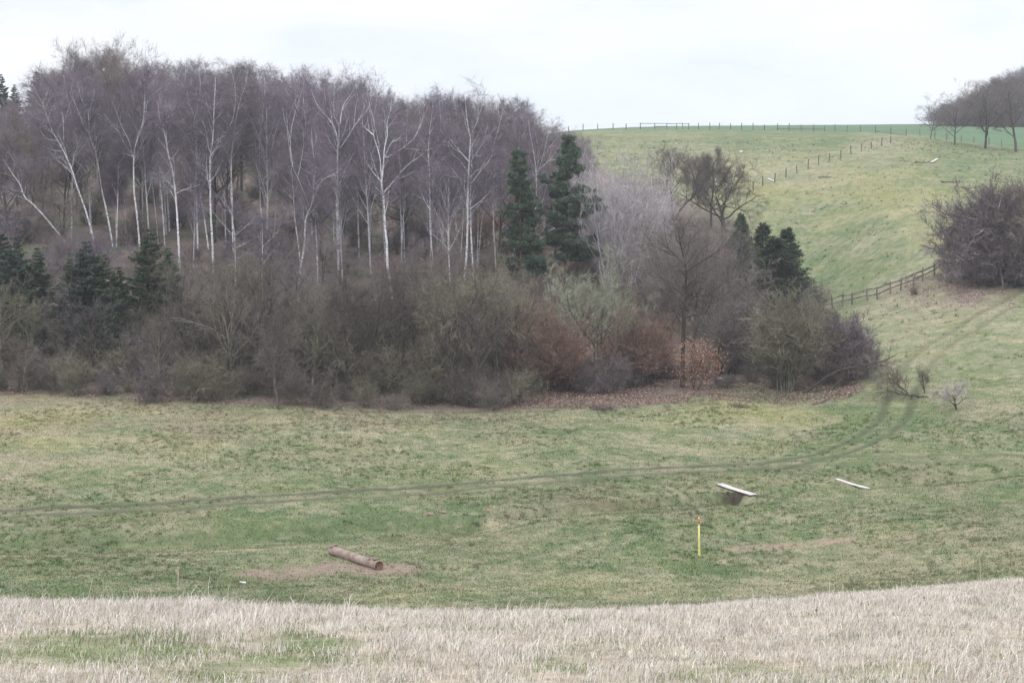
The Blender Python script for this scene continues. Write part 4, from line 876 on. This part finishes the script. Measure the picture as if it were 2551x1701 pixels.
# rust-leaved beech bushes
def leafy(px, py, top, per, label, w_=1., seed=9):
    R = np.random.RandomState(seed); tr, cr, ends = Acc(), Acc(), []
    S = dict(seg=[6, 5, 4], wob=[.1, .15, .2], up=[.04, .03, .0], tip=[.3, .3, .4], k=[5, 3, 3], num=[9, 5], f0=[.15, .2], ang=[52, 45], lr=[.5*w_, .5], rr=[.5, .5], shape=lambda f: 1.25-.8*f, ta=5, tb=2, tl=.3, tw=.012)
    for j in range(3): grow(tr, cr, np.array([R.normal()*.1, R.normal()*.1, -.1]), np.array([R.normal()*.18, R.normal()*.18, 1]), 4*(.7+.3*R.rand()), .035, 0, S, R, ends)
    twigs(cr, ends, S, R); lv = leaves_on([e for e in ends if e[-1][2] > .6], R, per, .10)
    p = hit(px, py, 95.); s = (p[1]*tanof(top)-p[2])/4.0
    r = empty('beech_bush', p, label, 'bush', None, 0, s)
    obj('stems', tr.mesh('beech_stems'), M['bark'], r); obj('twigs', cr.mesh('beech_twigs', False), M['tw_brown'], r); obj('dead_leaves', lv, M['leaf'], r)
leafy(1595, 895, 738, 16, 'bush still carrying rust coloured dead leaves at the wood edge', .62)
leafy(1527, 865, 785, 12, 'small bush with orange dead leaves left of the rust leaved bush', .6, 12)
leafy(1446, 740, 655, 16, 'sprig of orange dead leaves below the pale thicket', .5, 14)
# thicket on the right
for px, py, top, k, tw, w_, lab in ((2225, 640, 470, 0, 'tw_violet', 1., 'left shoulder of the dense thicket at the right edge'), (2262, 645, 418, 1, 'tw_violet', 1.1, 'tall shrub of the right-hand thicket left of the dead white tree'), (2300, 650, 402, 2, 'tw_violet', 1.1, 'highest shrub of the right-hand thicket behind the dead white tree'), (2345, 655, 398, 3, 'tw_brown', 1.1, 'shrub of the right-hand thicket cut by the picture edge'),
                                (2215, 640, 545, 4, 'tw_brown', 1., 'low spreading shrub where the rail fence enters the thicket'), (2260, 655, 540, 5, 'tw_violet', 1.2, 'low front shrub of the right-hand thicket left of the dead white tree'), (2330, 660, 540, 1, 'tw_violet', 1.2, 'low front shrub of the right-hand thicket right of the dead white tree'), (2390, 655, 400, 2, 'tw_brown', 1., 'shrub of the right-hand thicket just past the picture edge')):
    place('bare_shrub', SHD[k % 3], 4., px, py, top, 'bark', tw, lab, 'shrub', 'dense thicket at the right edge', w_, lo=98.)
place('bare_shrub', SHR[3], 4., 2100, 678, 650, 'bark', 'tw_olive', 'little scrubby bush below the rail fence', 'shrub', None, 1., lo=98.)
# ------------------------------------------------------------------ old trees on the ridge at the right, wood beyond
for px, py, top, k, w_, lab in ((2137, 319, 234, 0, 1.15, 'small slanting tree, first of the row along the ridge fence'), (2192, 333, 208, 1, 1.3, 'second tree of the row along the ridge fence, low forking trunk'), (2263, 342, 182, 2, 1.4, 'third and widest tree of the row along the ridge fence'), (2334, 349, 164, 0, 1.3, 'thick crooked tree of the ridge row at the right edge')):
    place('bare_tree', OAKS[(k+int(px)) % 5], 12., px, py, top, 'bark', 'tw_brown', lab, 'tree', 'row of old trees along the ridge fence', w_, rz=k*1.3+.4, lo=200.)
for i in range(26):
    px = 2150+i*10; D = 470+RR.random()*8; x = (px-1176)/F*D; z = gz(x, D); hh = RR.uniform(3.5, 6)
    tree('bare_shrub', RR.choice(SHR), (x, D, z), (hh/4*1.3, hh/4*1.3, hh/4), RR.random()*6.28, 'bark', 'tw_purple', 'purplish bush along the edge of the distant wood beyond the green field', 'shrub', 'bushes along the edge of the distant wood')
for D in (480, 495, 512, 530, 550, 575):
    s = .232
    while s < .36:
        x = s*D+RR.gauss(0, 1); y = D+RR.gauss(0, 5); z = gz(x, y); px, _ = toP((x, y, z)); s += 3.4/D*(.8+.4*RR.random())
        if px < 2128: continue
        top = np.interp(px, [2115,2135,2160,2200,2250,2300,2352,2450], [284,262,244,220,198,172,150,128])+RR.random()*16
        hh = y*tanof(top)-z
        if hh < 2.5: continue
        q = hh/12.
        tree('bare_tree', RR.choice(OAKS), (x, y, z), (max(q*1.15, .75),)*2+(q,), RR.random()*6.28, 'bark', 'tw_purple', 'purplish leafless tree of the distant wood beyond the green field', 'tree', 'distant wood beyond the green field')
# ------------------------------------------------------------------ fences
def safe_hit(px, py, lo, maxd):
    for k in range(14):
        p = hit(px, py+k, lo)
        if p[1] < maxd: return p
    return p
def post_mesh(nm, h, r):
    a = Acc(); z = np.array([-.3, 0, h*.5, h-.02, h]); a.tube(np.stack([z*0, z*0, z], 1), [r, r, r*.97, r*.93, r*.6], 7, cap=True); return a.mesh(nm, False)
def fence(name, pts, h, r, mat, label, rails=(), wires=(), lean=.05, seed=1, skip=(), rail_sag=0):
    R = random.Random(seed); c = np.array(pts[len(pts)//2]); root = empty(name, c, label, 'fence')
    pm = post_mesh('fence_post', h, r)
    for p in pts:
        o = obj('post', pm, mat, root, tuple(np.array(p)-c)); o.rotation_euler = (R.gauss(0, lean), R.gauss(0, lean), R.random()*6)
        o.scale.z = R.uniform(.88, 1.1)
    for (i0, i1, zf) in rails:
        for i in range(i0, i1):
            a = np.array(pts[i])-c; b_ = np.array(pts[i+1])-c; a = a+UP*(h*zf+R.gauss(0, .03)); b_ = b_+UP*(h*zf+R.gauss(0, .03))
            d = unit(b_-a); n_ = unit(np.cross(d, UP)); q = Acc(); q.box((a+b_)/2+n_*(-r-.02)*1, d*(np.linalg.norm(b_-a)/2+.08), n_*.02, UP*.055)
            obj('rail', q.mesh('fence_rail', False), mat, root)
    for zf in wires:
        q = Acc(); P = [np.array(p)-c+UP*h*zf for p in pts]
        q.tube(np.array(P), .006, 4); obj('wire', q.mesh('fence_wire'), M['wire'], root)
    return root
def zf1(pts): return [((1350+x/3.618)*.92199, (260+y/3.618)*.92199) for x, y in pts]
def zf2(pts): return [((1900+x/3.613)*.92199, (150+y/3.613)*.92199) for x, y in pts]
top1 = zf1([(240,315),(370,300),(503,282),(641,264),(757,245),(888,240),(1015,232),(1127,222),(1215,220),(1266,218),(1321,216),(1413,215),(1511,212),(1597,214),(1700,216),(1801,222),(1904,222),(2005,228)])
top2 = zf2([(133,640),(239,645),(347,648),(458,655),(556,665),(652,667),(760,674),(881,685),(1015,692),(1151,704),(1291,718),(1417,725),(1552,733),(1655,745),(1790,755),(1903,762),(2040,775),(2153,788),(2280,800),(2400,812)])
def ridge_pt(px, py):
    p = safe_hit(px, py, 230., 372.)
    D = np.interp(px, [1200,1330,1500,1700,1900,2000,2080,2150,2352,2500], [345,342,336,333,330,322,308,303,296,292])
    r = ray(px, 300); x = r[0]/r[1]*D; return np.array([x, D, gz(x, D)])
ridge = [ridge_pt(*q) for q in top1+top2]
fence('ridge_fence', ridge, 1.3, .085, M['wood_grey'], 'long weathered post fence running along the ridge below the sky', rails=[(5, 10, .82), (6, 8, .42), (18, 22, .3), (26, 28, .15)], wires=(.6, .85), lean=.035)
cs = zf2([(-85,1180),(0,1135),(108,1100),(208,1062),(309,1020),(408,980),(502,948),(600,912),(702,885),(795,848),(888,820),(978,800),(1068,770),(1151,752)])
fence('pasture_fence', [safe_hit(x, y, 150., 330.) for x, y in cs], 1.25, .07, M['wood_dark'], 'single row of leaning posts crossing the pasture up to the ridge fence', wires=(.5, .85), lean=.07, seed=4)
def zf3(pts): return [((2000+x/3.92)*.92199, (400+y/3.92)*.92199) for x, y in pts]
rf = zf3([(110,1510),(200,1480),(290,1456),(385,1432),(480,1408),(630,1380),(728,1362),(855,1312),(955,1276),(1075,1220),(1165,1182),(1285,1120),(1375,1062),(1480,1030),(1570,990)])
fence('rail_fence', [safe_hit(x, y, 110., 240.) for x, y in rf], 1.15, .075, M['wood_grey'], 'two-rail wooden fence climbing from the wood edge to the right-hand thicket', rails=[(0, 14, .78), (0, 14, .4)], lean=.06, seed=6)

# ------------------------------------------------------------------ things on the grass
def add_col_mat(name, c1, c2, scale=6, **k): M[name] = mat_noise(name, c1, c2, scale, rvar=.03, **k)
add_col_mat('rust_wood', (.20,.145,.118), (.34,.275,.24), 2.2, stretch=(1.2, 1.2, 1.2), bump=.3)
add_col_mat('end_grain', (.10,.055,.045), (.20,.11,.09), 9)
add_col_mat('yellow_paint', (.62,.55,.16), (.74,.68,.30), 5, rough=.5)
add_col_mat('orange_paint', (.62,.20,.09), (.68,.34,.12), 5, rough=.5)
add_col_mat('white_paint', (.66,.66,.62), (.82,.82,.80), 5)
add_col_mat('stone', (.5,.5,.48), (.8,.8,.78), 9)
add_col_mat('grey_metal', (.17,.18,.20), (.30,.31,.33), 3)
add_col_mat('dry_stalk', (.34,.26,.19), (.62,.54,.44), 7)
add_col_mat('dark_stalk', (.10,.07,.06), (.2,.14,.12), 7)
# log: tree trunk jump
la, lb = hit(763, 1273), hit(871, 1309); rl = .175
la[2] += rl*.92; lb[2] += rl*.92; c = (la+lb)/2; c[2] -= rl
R = np.random.RandomState(2); n = 26; t = np.linspace(0, 1, n); P = la+(lb-la)*t[:, None]
root = empty('log', c, 'reddish brown log lying on bare trampled soil with a cut end towards the viewer', 'log')
a = Acc(); k = 20; dl = unit(lb-la); sd = unit(np.cross(dl, UP)); up2 = np.cross(sd, dl); th = np.arange(k)*2*math.pi/k
ru = R.rand(n, k)*.012; V = []
for i in range(n):
    rr = rl*(1+.025*math.sin(i*.31)+.02*math.sin(i*.17+1))*(1.0 if i < n-1 else .97)
    V.append(P[i]-c+np.cos(th)[:, None]*sd*(rr+ru[i][:, None])+np.sin(th)[:, None]*up2*(rr+ru[i][:, None]))
V = np.concatenate(V); i = np.arange(n-1)[:, None]*k; j = np.arange(k)[None]; q = np.stack([i+j, i+(j+1) % k, i+k+(j+1) % k, i+k+j], -1).reshape(-1, 4)
a.add(V, np.concatenate([q[:, [0, 1, 2]], q[:, [0, 2, 3]]])); obj('bark', a.mesh('log_bark'), M['rust_wood'], root)
for P0, dr in ((la, -1), (lb, 1)):
    e = Acc(); ring = P0-c+dl*dr*.004+np.cos(th)[:, None]*sd*rl*.98+np.sin(th)[:, None]*up2*rl*.98
    inner = P0-c-dl*dr*.03+np.cos(th)[:, None]*sd*rl*.8+np.sin(th)[:, None]*up2*rl*.8
    VV = np.concatenate([ring, inner, [P0-c-dl*dr*.035]]); jj = np.arange(k); jn = (jj+1) % k
    TT = np.concatenate([np.stack([jj, jn, jn+k], 1), np.stack([jj, jn+k, jj+k], 1), np.stack([jj+k, jn+k, jj*0+2*k], 1)])
    e.add(VV, TT); obj('cut_end', e.mesh('log_end', False), M['end_grain'], root)
def knob(f, up_, L, w, h, az, nm, tilt=0):
    q = Acc(); p0 = la+(lb-la)*f-c+up2*up_; d = unit(dl*math.cos(az)+sd*math.sin(az)); n_ = np.cross(UP, d)
    pts = [p0-d*L/2, p0-d*L*.1+UP*h*.3, p0+d*L*.2+UP*h*.1, p0+d*L/2+UP*tilt]; q.tube(np.array(pts), [w*.6, w, w*.9, w*.5], 6, cap=True); obj(nm, q.mesh('log_knot'), M['rust_wood'], root)
knob(.03, rl*1.05, .5, .055, .05, 1.2, 'broken_stub'); knob(.9, rl*1.1, .42, .06, .08, .5, 'broken_stub', .05); knob(.83, rl*1.02, .3, .05, .04, 1.0, 'broken_stub'); knob(.94, rl*1.2, .28, .045, .06, 1.5, 'broken_stub', .08)
# footbridge plank over the ditch, second plank lying in the grass
def plank(name, a2, b2, w, th_, lift, label, parts, boards=1):
    A, B_ = hit(*a2), hit(*b2); A[2] += lift; B_[2] += lift; c = (A+B_)/2; d = unit(B_-A); L = np.linalg.norm(B_-A)
    sd = unit(np.cross(d, UP)); u = np.cross(sd, d); root = empty(name, c, label, 'plank')
    for bi in range(boards):
        q = Acc(); ow = (bi-(boards-1)/2)*(w/boards); n = 7; R = np.random.RandomState(bi+3)
        for i in range(1):
            xs = np.linspace(-L/2, L/2, n)+0; V = []
            for x_ in xs:
                z_ = -.02*(1-(2*x_/L)**2)+R.normal()*.003
                for (sy, sz) in ((-1, -1), (1, -1), (1, 1), (-1, 1)): V.append(d*x_+sd*(ow+sy*(w/boards/2-.006))+u*(z_+sz*th_/2))
            T = []
            for i2 in range(n-1):
                for j2 in range(4):
                    a_, b3 = i2*4+j2, i2*4+(j2+1) % 4; T += [(a_, b3, b3+4), (a_, b3+4, a_+4)]
            T += [(0, 2, 1), (0, 3, 2), (4*n-4, 4*n-3, 4*n-2), (4*n-4, 4*n-2, 4*n-1)]; q.add(V, T)
        obj('board', q.mesh('plank_board', False), M['wood_pale'], root)
    for f in parts:
        q = Acc(); q.box(d*L*f-u*(th_/2+.045), d*.06, sd*(w*.5), u*.042); obj('support', q.mesh('plank_support', False), M['wood_dark'], root)
plank('plank_bridge', (1652, 1115), (1731, 1140), .36, .04, .08, 'pale plank footbridge laid across the dark ditch', (-.46, .46), 2)
plank('plank', (1921, 1102), (1996, 1124), .22, .05, .05, 'long pale plank lying in the grass right of the ditch', (), 1)
p = hit(1772, 417, 150.); plank('plank', (1764, 412), (1781, 419), .3, .06, .1, 'short pale plank lying high on the pasture below the leaning posts', (), 1)
plank('plank', (2139, 375), (2153, 367), .35, .1, .12, 'bright white board lying on the pasture below the ridge row of trees', (), 1)
for px, py, L, az, lab, mt in ((1898, 411, 2.2, .2, 'dark fallen branch lying in the middle of the pasture', 'bark'), (2186, 421, 2.8, .05, 'dark fallen branch on the pasture above the right-hand thicket', 'bark'), (2120, 376, 2.4, .1, 'dark stick left of the bright white board', 'bark')):
    p = hit(px, py, 150.); a = Acc(); R = np.random.RandomState(px); t = np.linspace(-.5, .5, 7); pts = np.stack([t*L*math.cos(az), t*L*math.sin(az)+R.normal(size=7)*.05, .1+R.rand(7)*.1], 1)
    a.tube(pts, np.linspace(.09, .03, 7), 6); a.tube(np.array([pts[3], pts[3]+[.2, .3, .35], pts[3]+[.5, .5, .6]]), [.05, .03, .01], 4)
    tag(obj('fallen_branch', a.mesh('fallen_branch'), M[mt], None, p), lab, 'branch')
# yellow marker post
p = hit(1606, 1275); hp = p[1]*tanof(1188)-p[2]; root = empty('marker_post', p, 'yellow marker post with an orange cap standing in the meadow', 'marker post'); root.rotation_euler = (0, -.025, .3)
def prism(zs, ws, mat, nm, par):
    q = Acc(); V = []
    for z_, w_ in zip(zs, ws):
        for t_ in range(8):
            a_ = t_*math.pi/4+math.pi/8; V.append((math.cos(a_)*w_, math.sin(a_)*w_, z_))
    T = []
    for i2 in range(len(zs)-1):
        for j2 in range(8):
            a_, b3 = i2*8+j2, i2*8+(j2+1) % 8; T += [(a_, b3, b3+8), (a_, b3+8, a_+8)]
    m_ = (len(zs)-1)*8; T += [(m_, m_+j2, m_+j2+1) for j2 in range(1, 7)]+[(0, j2+1, j2) for j2 in range(1, 7)]; q.add(V, T); return obj(nm, q.mesh(nm, False), mat, par)
prism([-.3, 0, hp*.45, hp*.79], [.05, .048, .04, .037], M['yellow_paint'], 'post', root)
prism([hp*.791, hp*.83], [.0385, .0385], M['white_paint'], 'white_band', root)
prism([hp*.831, hp*.97, hp*.985], [.044, .044, .042], M['orange_paint'], 'cap', root)
prism([hp*.986, hp], [.034, .03], M['white_paint'], 'cap_top', root)
# white stone
def rock(name, px, py, s, mat, label, lo=45., cat='stone'):
    p = hit(px, py, lo); bm = __import__('bmesh').new(); __import__('bmesh').ops.create_icosphere(bm, subdivisions=3, radius=1)
    R = np.random.RandomState(int(px))
    for v in bm.verts:
        q = v.co; k = 1+.22*(vnoise(np.array([q.x*1.7+5]), np.array([q.y*1.7+q.z*2+3]), int(px))[0]-.5)*2; v.co = (q.x*s[0]*k, q.y*s[1]*k, q.z*s[2]*k)
    me = bpy.data.meshes.new(name); bm.to_mesh(me); bm.free(); tag(obj(name, me, M[mat], None, p), label, cat)
rock('stone', 557, 1338, (.13, .1, .05), 'stone', 'small white stone on the grass left of the log')
rock('stone', 1702, 349, (.28, .2, .16), 'stone', 'tiny white stone high on the pasture under the ridge fence', 150.)
add_col_mat('molehill_soil', (.16,.115,.085), (.25,.185,.14), 8)
for px, py, s, lab in ((985, 1181, .2, 'leftmost low reddish molehill below the track'), (1017, 1176, .18, 'molehill beside the leftmost one below the track'), (1122, 1173, .17, 'molehill right of the others below the track'), (1760, 1290-20, .16, 'molehill in the reddish strip right of the marker post')):
    rock('molehill', px, py, (s*1.3, s*1.1, s*.3), 'molehill_soil', lab, cat='molehill')
# stakes in the shrubs
for px, py, top, mt, lab in ((986, 845, 808, 'wood_pale', 'white stake standing among the dark trunks at the wood edge'), (850, 862, 815, 'wood_grey', 'dull grey stake left of the white one among the shrubs')):
    p = hit(px, py, 95.); h_ = p[1]*tanof(top)-p[2]; tag(obj('stake', post_mesh('stake', h_+.0, .06), M[mt], None, p), lab, 'stake')
# white topped trough
p = hit(1840, 822, 95.); root = empty('trough', p, 'grey trough with a broken white rim showing through the shrubs', 'trough', None, -.08)
wd = 40/F*p[1]/2
q = Acc(); q.box((0, 0, .3), (wd*.92, 0, 0), (0, .28, 0), (0, 0, .24)); q.box((0, 0, .1), (wd*.8, 0, 0), (0, .2, 0), (0, 0, .1)); obj('tank', q.mesh('trough_tank', False), M['grey_metal'], root)
for x0_, x1_ in ((-1, -.62), (-.5, -.05), (.0, 1)):
    q = Acc(); q.box(((x0_+x1_)/2*wd, 0, .6), ((x1_-x0_)/2*wd, 0, 0), (0, .32, 0), (0, 0, .055)); obj('rim', q.mesh('trough_rim', False), M['white_paint'], root)
for sx in (-1, 1):
    q = Acc(); q.box((sx*wd*.85, 0, -.02), (.04, 0, 0), (0, .25, 0), (0, 0, .1)); obj('leg', q.mesh('trough_leg', False), M['grey_metal'], root)
# ------------------------------------------------------------------ fallen and leaning stems on the right flank
def limb(name, pts, r0, bark, label, twig=None, drift=0., tl=.35, n1=5, up0=0., ta=8, lr=.3, lo=95., r1=.02, lift=.0):
    R = np.random.RandomState(int(pts[0][0])); base = hit(pts[0][0], pts[0][1], lo); D0 = base[1]; P = [base*1.]; P[0] = base+UP*(-.1+lift)
    acc = 0
    for i, q in enumerate(pts[1:]):
        acc += math.hypot(q[0]-pts[i][0], q[1]-pts[i][1])/F*D0; r = ray(*q); r = r/r[1]; w_ = r*(D0+drift*acc)
        g = gz(w_[0], w_[1]); w_[2] = max(w_[2], g+.03); P.append(w_)
    P = np.array(P)-base; ii = np.arange(len(P)); q = np.linspace(0, len(P)-1, (len(P)-1)*4+1); P2 = np.stack([pchip(ii, P[:, k], q) for k in range(3)], 1)
    P2[1:] += R.normal(size=(len(P2)-1, 3))*.02
    rad = np.linspace(r0, r1, len(P2)); tr, cr, ends = Acc(), Acc(), []; tr.tube(P2, rad, 7, cap=True)
    root = empty(name, base, label, 'fallen tree' if 'tree' in name else 'branch')
    if twig:
        S = dict(seg=[5, 5, 4], wob=[.1, .15, .2], up=[.1, .12, .05], tip=[.3, .3, .4], k=[4, 3, 3], num=[n1, 5], f0=[.3, .2], ang=[50, 42], lr=[lr, .5], rr=[.5, .5], shape=lambda f: 1., ta=ta, tb=3, tl=tl, tw=.013, tup=.3)
        L = np.linalg.norm(np.diff(P2, axis=0), axis=1).sum(); spawn(tr, cr, P2, rad, L, 0, S, R, ends); twigs(cr, ends, S, R)
        obj('twigs', cr.mesh(name+'_twigs', False), M[twig], root)
    obj('trunk', tr.mesh(name+'_trunk'), M[bark], root)
limb('leaning_tree', [(1842,902),(1872,885),(1925,852),(1985,838),(2030,828),(2062,812)], .11, 'bark', 'dark trunk arching low to the right out of the wood towards the track', 'tw_brown', -.1, .35, 9, lr=.13)
limb('leaning_tree', [(1905,896),(1930,872),(1965,852),(1990,848)], .09, 'bark', 'shorter dark trunk arching beside the long arching one', 'tw_brown', .1, .3, 6, lr=.2)
limb('fallen_tree', [(2135,912),(2105,909),(2078,906),(2048,898),(2010,902)], .09, 'bark', 'fallen trunk with a dense bushy top lying across the start of the track', 'tw_olive', 0., .42, 12, lr=.32, ta=12)
limb('fallen_tree', [(2090,904),(2065,885),(2040,865)], .06, 'bark', 'upright limb of brush standing in the fallen top beside the track', 'tw_olive', .2, .4, 9, lr=.45, ta=10)
for pts, r_, bk, lab in (([(1700,835),(1735,826),(1762,805)], .07, 'wood_grey', 'pale barkless branch lying in the leaves under the evergreens'), ([(1650,880),(1680,905),(1700,918)], .05, 'bark', 'upper of two dark sticks lying right of the rust leaved bush'), ([(1636,880),(1665,905),(1690,925)], .05, 'bark', 'lower of two dark sticks lying right of the rust leaved bush'),
                          ([(1780,925),(1800,908),(1820,895)], .04, 'bark', 'short stick slanting up beside the upright olive shrubs'), ([(1850,930),(1890,922),(1915,905)], .05, 'bark', 'curved stick lying on pale grass at the edge of the meadow'), ([(1210,885),(1235,915),(1250,925)], .05, 'wood_grey', 'pale broken stick slanting below the rust brown shrubs'), ([(1255,945),(1290,935)], .03, 'wood_grey', 'thin pale stick at the meadow edge'),
                          ([(760,945),(800,928),(830,944)], .05, 'bark', 'dark bent branch at the meadow edge below the low Y-armed birch'), ([(1885,720),(1895,700)], .03, 'bark', 'short dark stub beside the rail fence')):
    limb('branch', pts, r_, bk, lab, None, 0., r1=.02)
for px, py, top, k, rz, lab in ((2124, 903, 828, 0, .3, 'thin crooked sapling left of the low spreading apple tree'), (2196, 940, 862, 1, 1.9, 'low spreading small apple tree right of the track'), (2150, 915, 893, 2, .3, 'stubby dark root stump between sapling and small apple tree')):
    place('apple_tree' if k < 2 else 'tree_stump', APPLE[k], 7., px, py, top, 'bark', 'tw_grey' if k == 1 else 'tw_olive', lab, 'tree' if k < 2 else 'stump', None, 1.15 if k == 1 else .8, rz, lo=80.)
place('brush_pile', SHR[4], 4., 1385, 942, 922, 'bark', 'tw_brown', 'small heap of dead brush at the meadow edge', 'shrub', None, 2.6, .3, lo=90.)
place('brush_pile', SHR[2], 4., 1700, 936, 922, 'bark', 'tw_brown', 'low arched tangle of sticks on the pale grass', 'shrub', None, 2., .3, lo=90.)
place('weed', THIN[1], 8., 1097, 1310, 1296, 'dark_stalk', 'dark_stalk', 'small dark leafless weed right of the log', 'shrub', None, 1., .3)
# ------------------------------------------------------------------ stalks in the near grass
def stalk(px, py, top, D, lab, mat='dry_stalk', lean=0., heads=0, extra=None, r=.004):
    rr_ = ray(px, py); rr_ = rr_/rr_[1]; x, y = rr_[0]*D, D; z = gz(x, y); base = np.array([x, y, z]); tip = ray(px+lean, top); tip = tip/tip[1]*D-base
    a = Acc(); t = np.linspace(0, 1, 6)[:, None]; P = tip*t; P[:, 0] += .02*np.sin(t[:, 0]*3)*np.linalg.norm(tip); a.tube(P, np.linspace(r, r*.5, 6), 4)
    root = empty('dry_stalk', base, lab, 'stalk'); obj('stem', a.mesh('stalk_stem'), M[mat], root)
    R = np.random.RandomState(int(px))
    for i in range(heads):
        q = Acc(); o = tip+R.normal(size=3)*np.array([.05, .05, .03])*(heads > 1); q.tube(np.array([P[3], (P[3]+o)/2+[.01, 0, .01], o]), .003, 3); k = 40
        ribbons(q, np.repeat(o[None], k, 0), unit(R.normal(size=(k, 3))), np.full(k, .022), .008, 0, R); obj('seed_head', q.mesh('seed_head'), M[mat], root)
    if extra: 
        q = Acc(); e = [ray(*p_)/ray(*p_)[1]*D-base for p_ in extra]; ribbons(q, np.array([e[0]]), unit(np.array([e[1]-e[0]])), [np.linalg.norm(e[1]-e[0])], .014, .0, R); ribbons(q, np.array([e[1]]), unit(np.array([e[2]-e[1]])), [np.linalg.norm(e[2]-e[1])], .01, .0, R); obj('blade', q.mesh('bent_blade'), M['white_paint'], root)
stalk(1052, 1420, 1342, 22.3, 'single pale stalk with a fluffy head above the near grass', heads=2)
stalk(1413, 1420, 1346, 23.5, 'stalk with a bent white blade hanging from its tip', extra=[(1413,1346),(1388,1354),(1390,1370)])
stalk(407, 1440, 1308, 21., 'thistle stalk with three round heads above the left grass', 'dry_stalk', heads=3)
stalk(100, 1420, 1325, 20.5, 'bent thin stalk above the grass at the far left', lean=-6)
stalk(196, 1420, 1328, 20.5, 'tall straw slanting right above the left grass', lean=16, r=.005)
stalk(205, 1420, 1362, 20.5, 'shorter straw beside the tall slanting one', lean=12)
stalk(236, 1420, 1330, 20.5, 'thin faint stalk right of the two slanting straws')
stalk(355, 1425, 1345, 20.5, 'curved thin straw right of the left grass hump', lean=-10)
stalk(1490, 1500, 1390, 23., 'dark thin twig standing in the grass right of the bent white blade', 'dark_stalk', lean=2)
stalk(2122, 1470, 1371, 26., 'dark flat topped flower stalk in the right-hand grass', 'dark_stalk', heads=1)
stalk(1811, 1480, 1386, 24., 'brown slanting stem in the grass near the lip of the slope', 'dark_stalk', lean=-8)
stalk(1875, 1510, 1400, 22., 'short dark seed stem left of the flat topped flower stalk', 'dark_stalk', heads=1)
stalk(2255, 1290, 1245, 60., 'thin pale curved reed in the meadow at the far right', lean=-12, r=.012)

# ------------------------------------------------------------------ camera, sky, light, air
cam = bpy.data.cameras.new('camera'); cam.sensor_width = 36; cam.lens = 18/math.tan(math.radians(16)); cam.clip_end = 6000; cam.clip_start = .2
co = bpy.data.objects.new('camera', cam); COL.objects.link(co); co.rotation_euler = (math.pi/2-PITCH, 0, 0); scene.camera = co
SUN_EL, SUN_AZ = math.radians(48), math.radians(200)   # high, slightly behind the viewer
w = bpy.data.worlds.new('World'); scene.world = w; w.use_nodes = True; nt = w.node_tree; bg = nt.nodes['Background']
sky = N(nt, 'ShaderNodeTexSky'); sky.sky_type = 'NISHITA'; sky.sun_disc = False; sky.sun_elevation = SUN_EL; sky.sun_rotation = SUN_AZ
tc = N(nt, 'ShaderNodeTexCoord'); mp = N(nt, 'ShaderNodeMapping'); mp.inputs['Scale'].default_value = (1.6, 1.6, 5.5); nt.links.new(tc.outputs['Generated'], mp.inputs[0])
no = N(nt, 'ShaderNodeTexNoise', Scale=2.2, Detail=7, Roughness=.55); nt.links.new(mp.outputs[0], no.inputs['Vector'])
cl = ramp(nt, no.outputs[0], [(.38, (.80, .87, 1.02)), (.48, (.94, .965, 1.04)), (.6, (1.05, 1.05, 1.07))])
sx = N(nt, 'ShaderNodeSeparateXYZ'); nt.links.new(tc.outputs['Generated'], sx.inputs[0]); gr = N(nt, 'ShaderNodeMapRange'); gr.interpolation_type = 'SMOOTHSTEP'
for i_, v_ in ((1, .1), (2, .9), (3, 7.1), (4, 14.5)): gr.inputs[i_].default_value = v_
nt.links.new(sx.outputs[2], gr.inputs[0]); vm = N(nt, 'ShaderNodeVectorMath', operation='SCALE'); nt.links.new(cl, vm.inputs[0]); nt.links.new(gr.outputs[0], vm.inputs['Scale']); cl = vm.outputs[0]
mx = N(nt, 'ShaderNodeMix'); mx.data_type = 'RGBA'; mx.inputs[0].default_value = .93; nt.links.new(sky.outputs[0], mx.inputs[6]); nt.links.new(cl, mx.inputs[7])
nt.links.new(mx.outputs[2], bg.inputs[0]); bg.inputs[1].default_value = .1
sl = bpy.data.lights.new('sun', 'SUN'); sl.energy = 1.1; sl.angle = math.radians(25); sl.color = (1, .98, .96)
so = bpy.data.objects.new('sun', sl); COL.objects.link(so)
from mathutils import Vector
sv = Vector((math.sin(SUN_AZ)*math.cos(SUN_EL), math.cos(SUN_AZ)*math.cos(SUN_EL), math.sin(SUN_EL))); so.rotation_euler = sv.to_track_quat('Z', 'Y').to_euler()
HAZE = 0.00028
if HAZE:
    q = Acc(); q.box((0, 1200, 24), (2200, 0, 0), (0, 1300, 0), (0, 0, 46)); hm = bpy.data.materials.new('haze_mat'); hm.use_nodes = True; hn = hm.node_tree; hn.nodes.remove(hn.nodes['Principled BSDF'])
    pv = N(hn, 'ShaderNodeVolumePrincipled'); pv.inputs['Density'].default_value = HAZE; pv.inputs['Color'].default_value = (.86, .90, 1, 1); hn.links.new(pv.outputs[0], hn.nodes['Material Output'].inputs['Volume'])
    tag(obj('haze', q.mesh('haze', False), hm), 'thin pale blue air haze', None, kind='stuff')
scene.view_settings.view_transform = 'Standard'; scene.view_settings.look = 'None'; scene.view_settings.gamma = 1; scene.view_settings.exposure = .58
scene.render.engine = 'CYCLES'; scene.cycles.max_bounces = 5; scene.cycles.diffuse_bounces = 3; scene.cycles.volume_bounces = 1
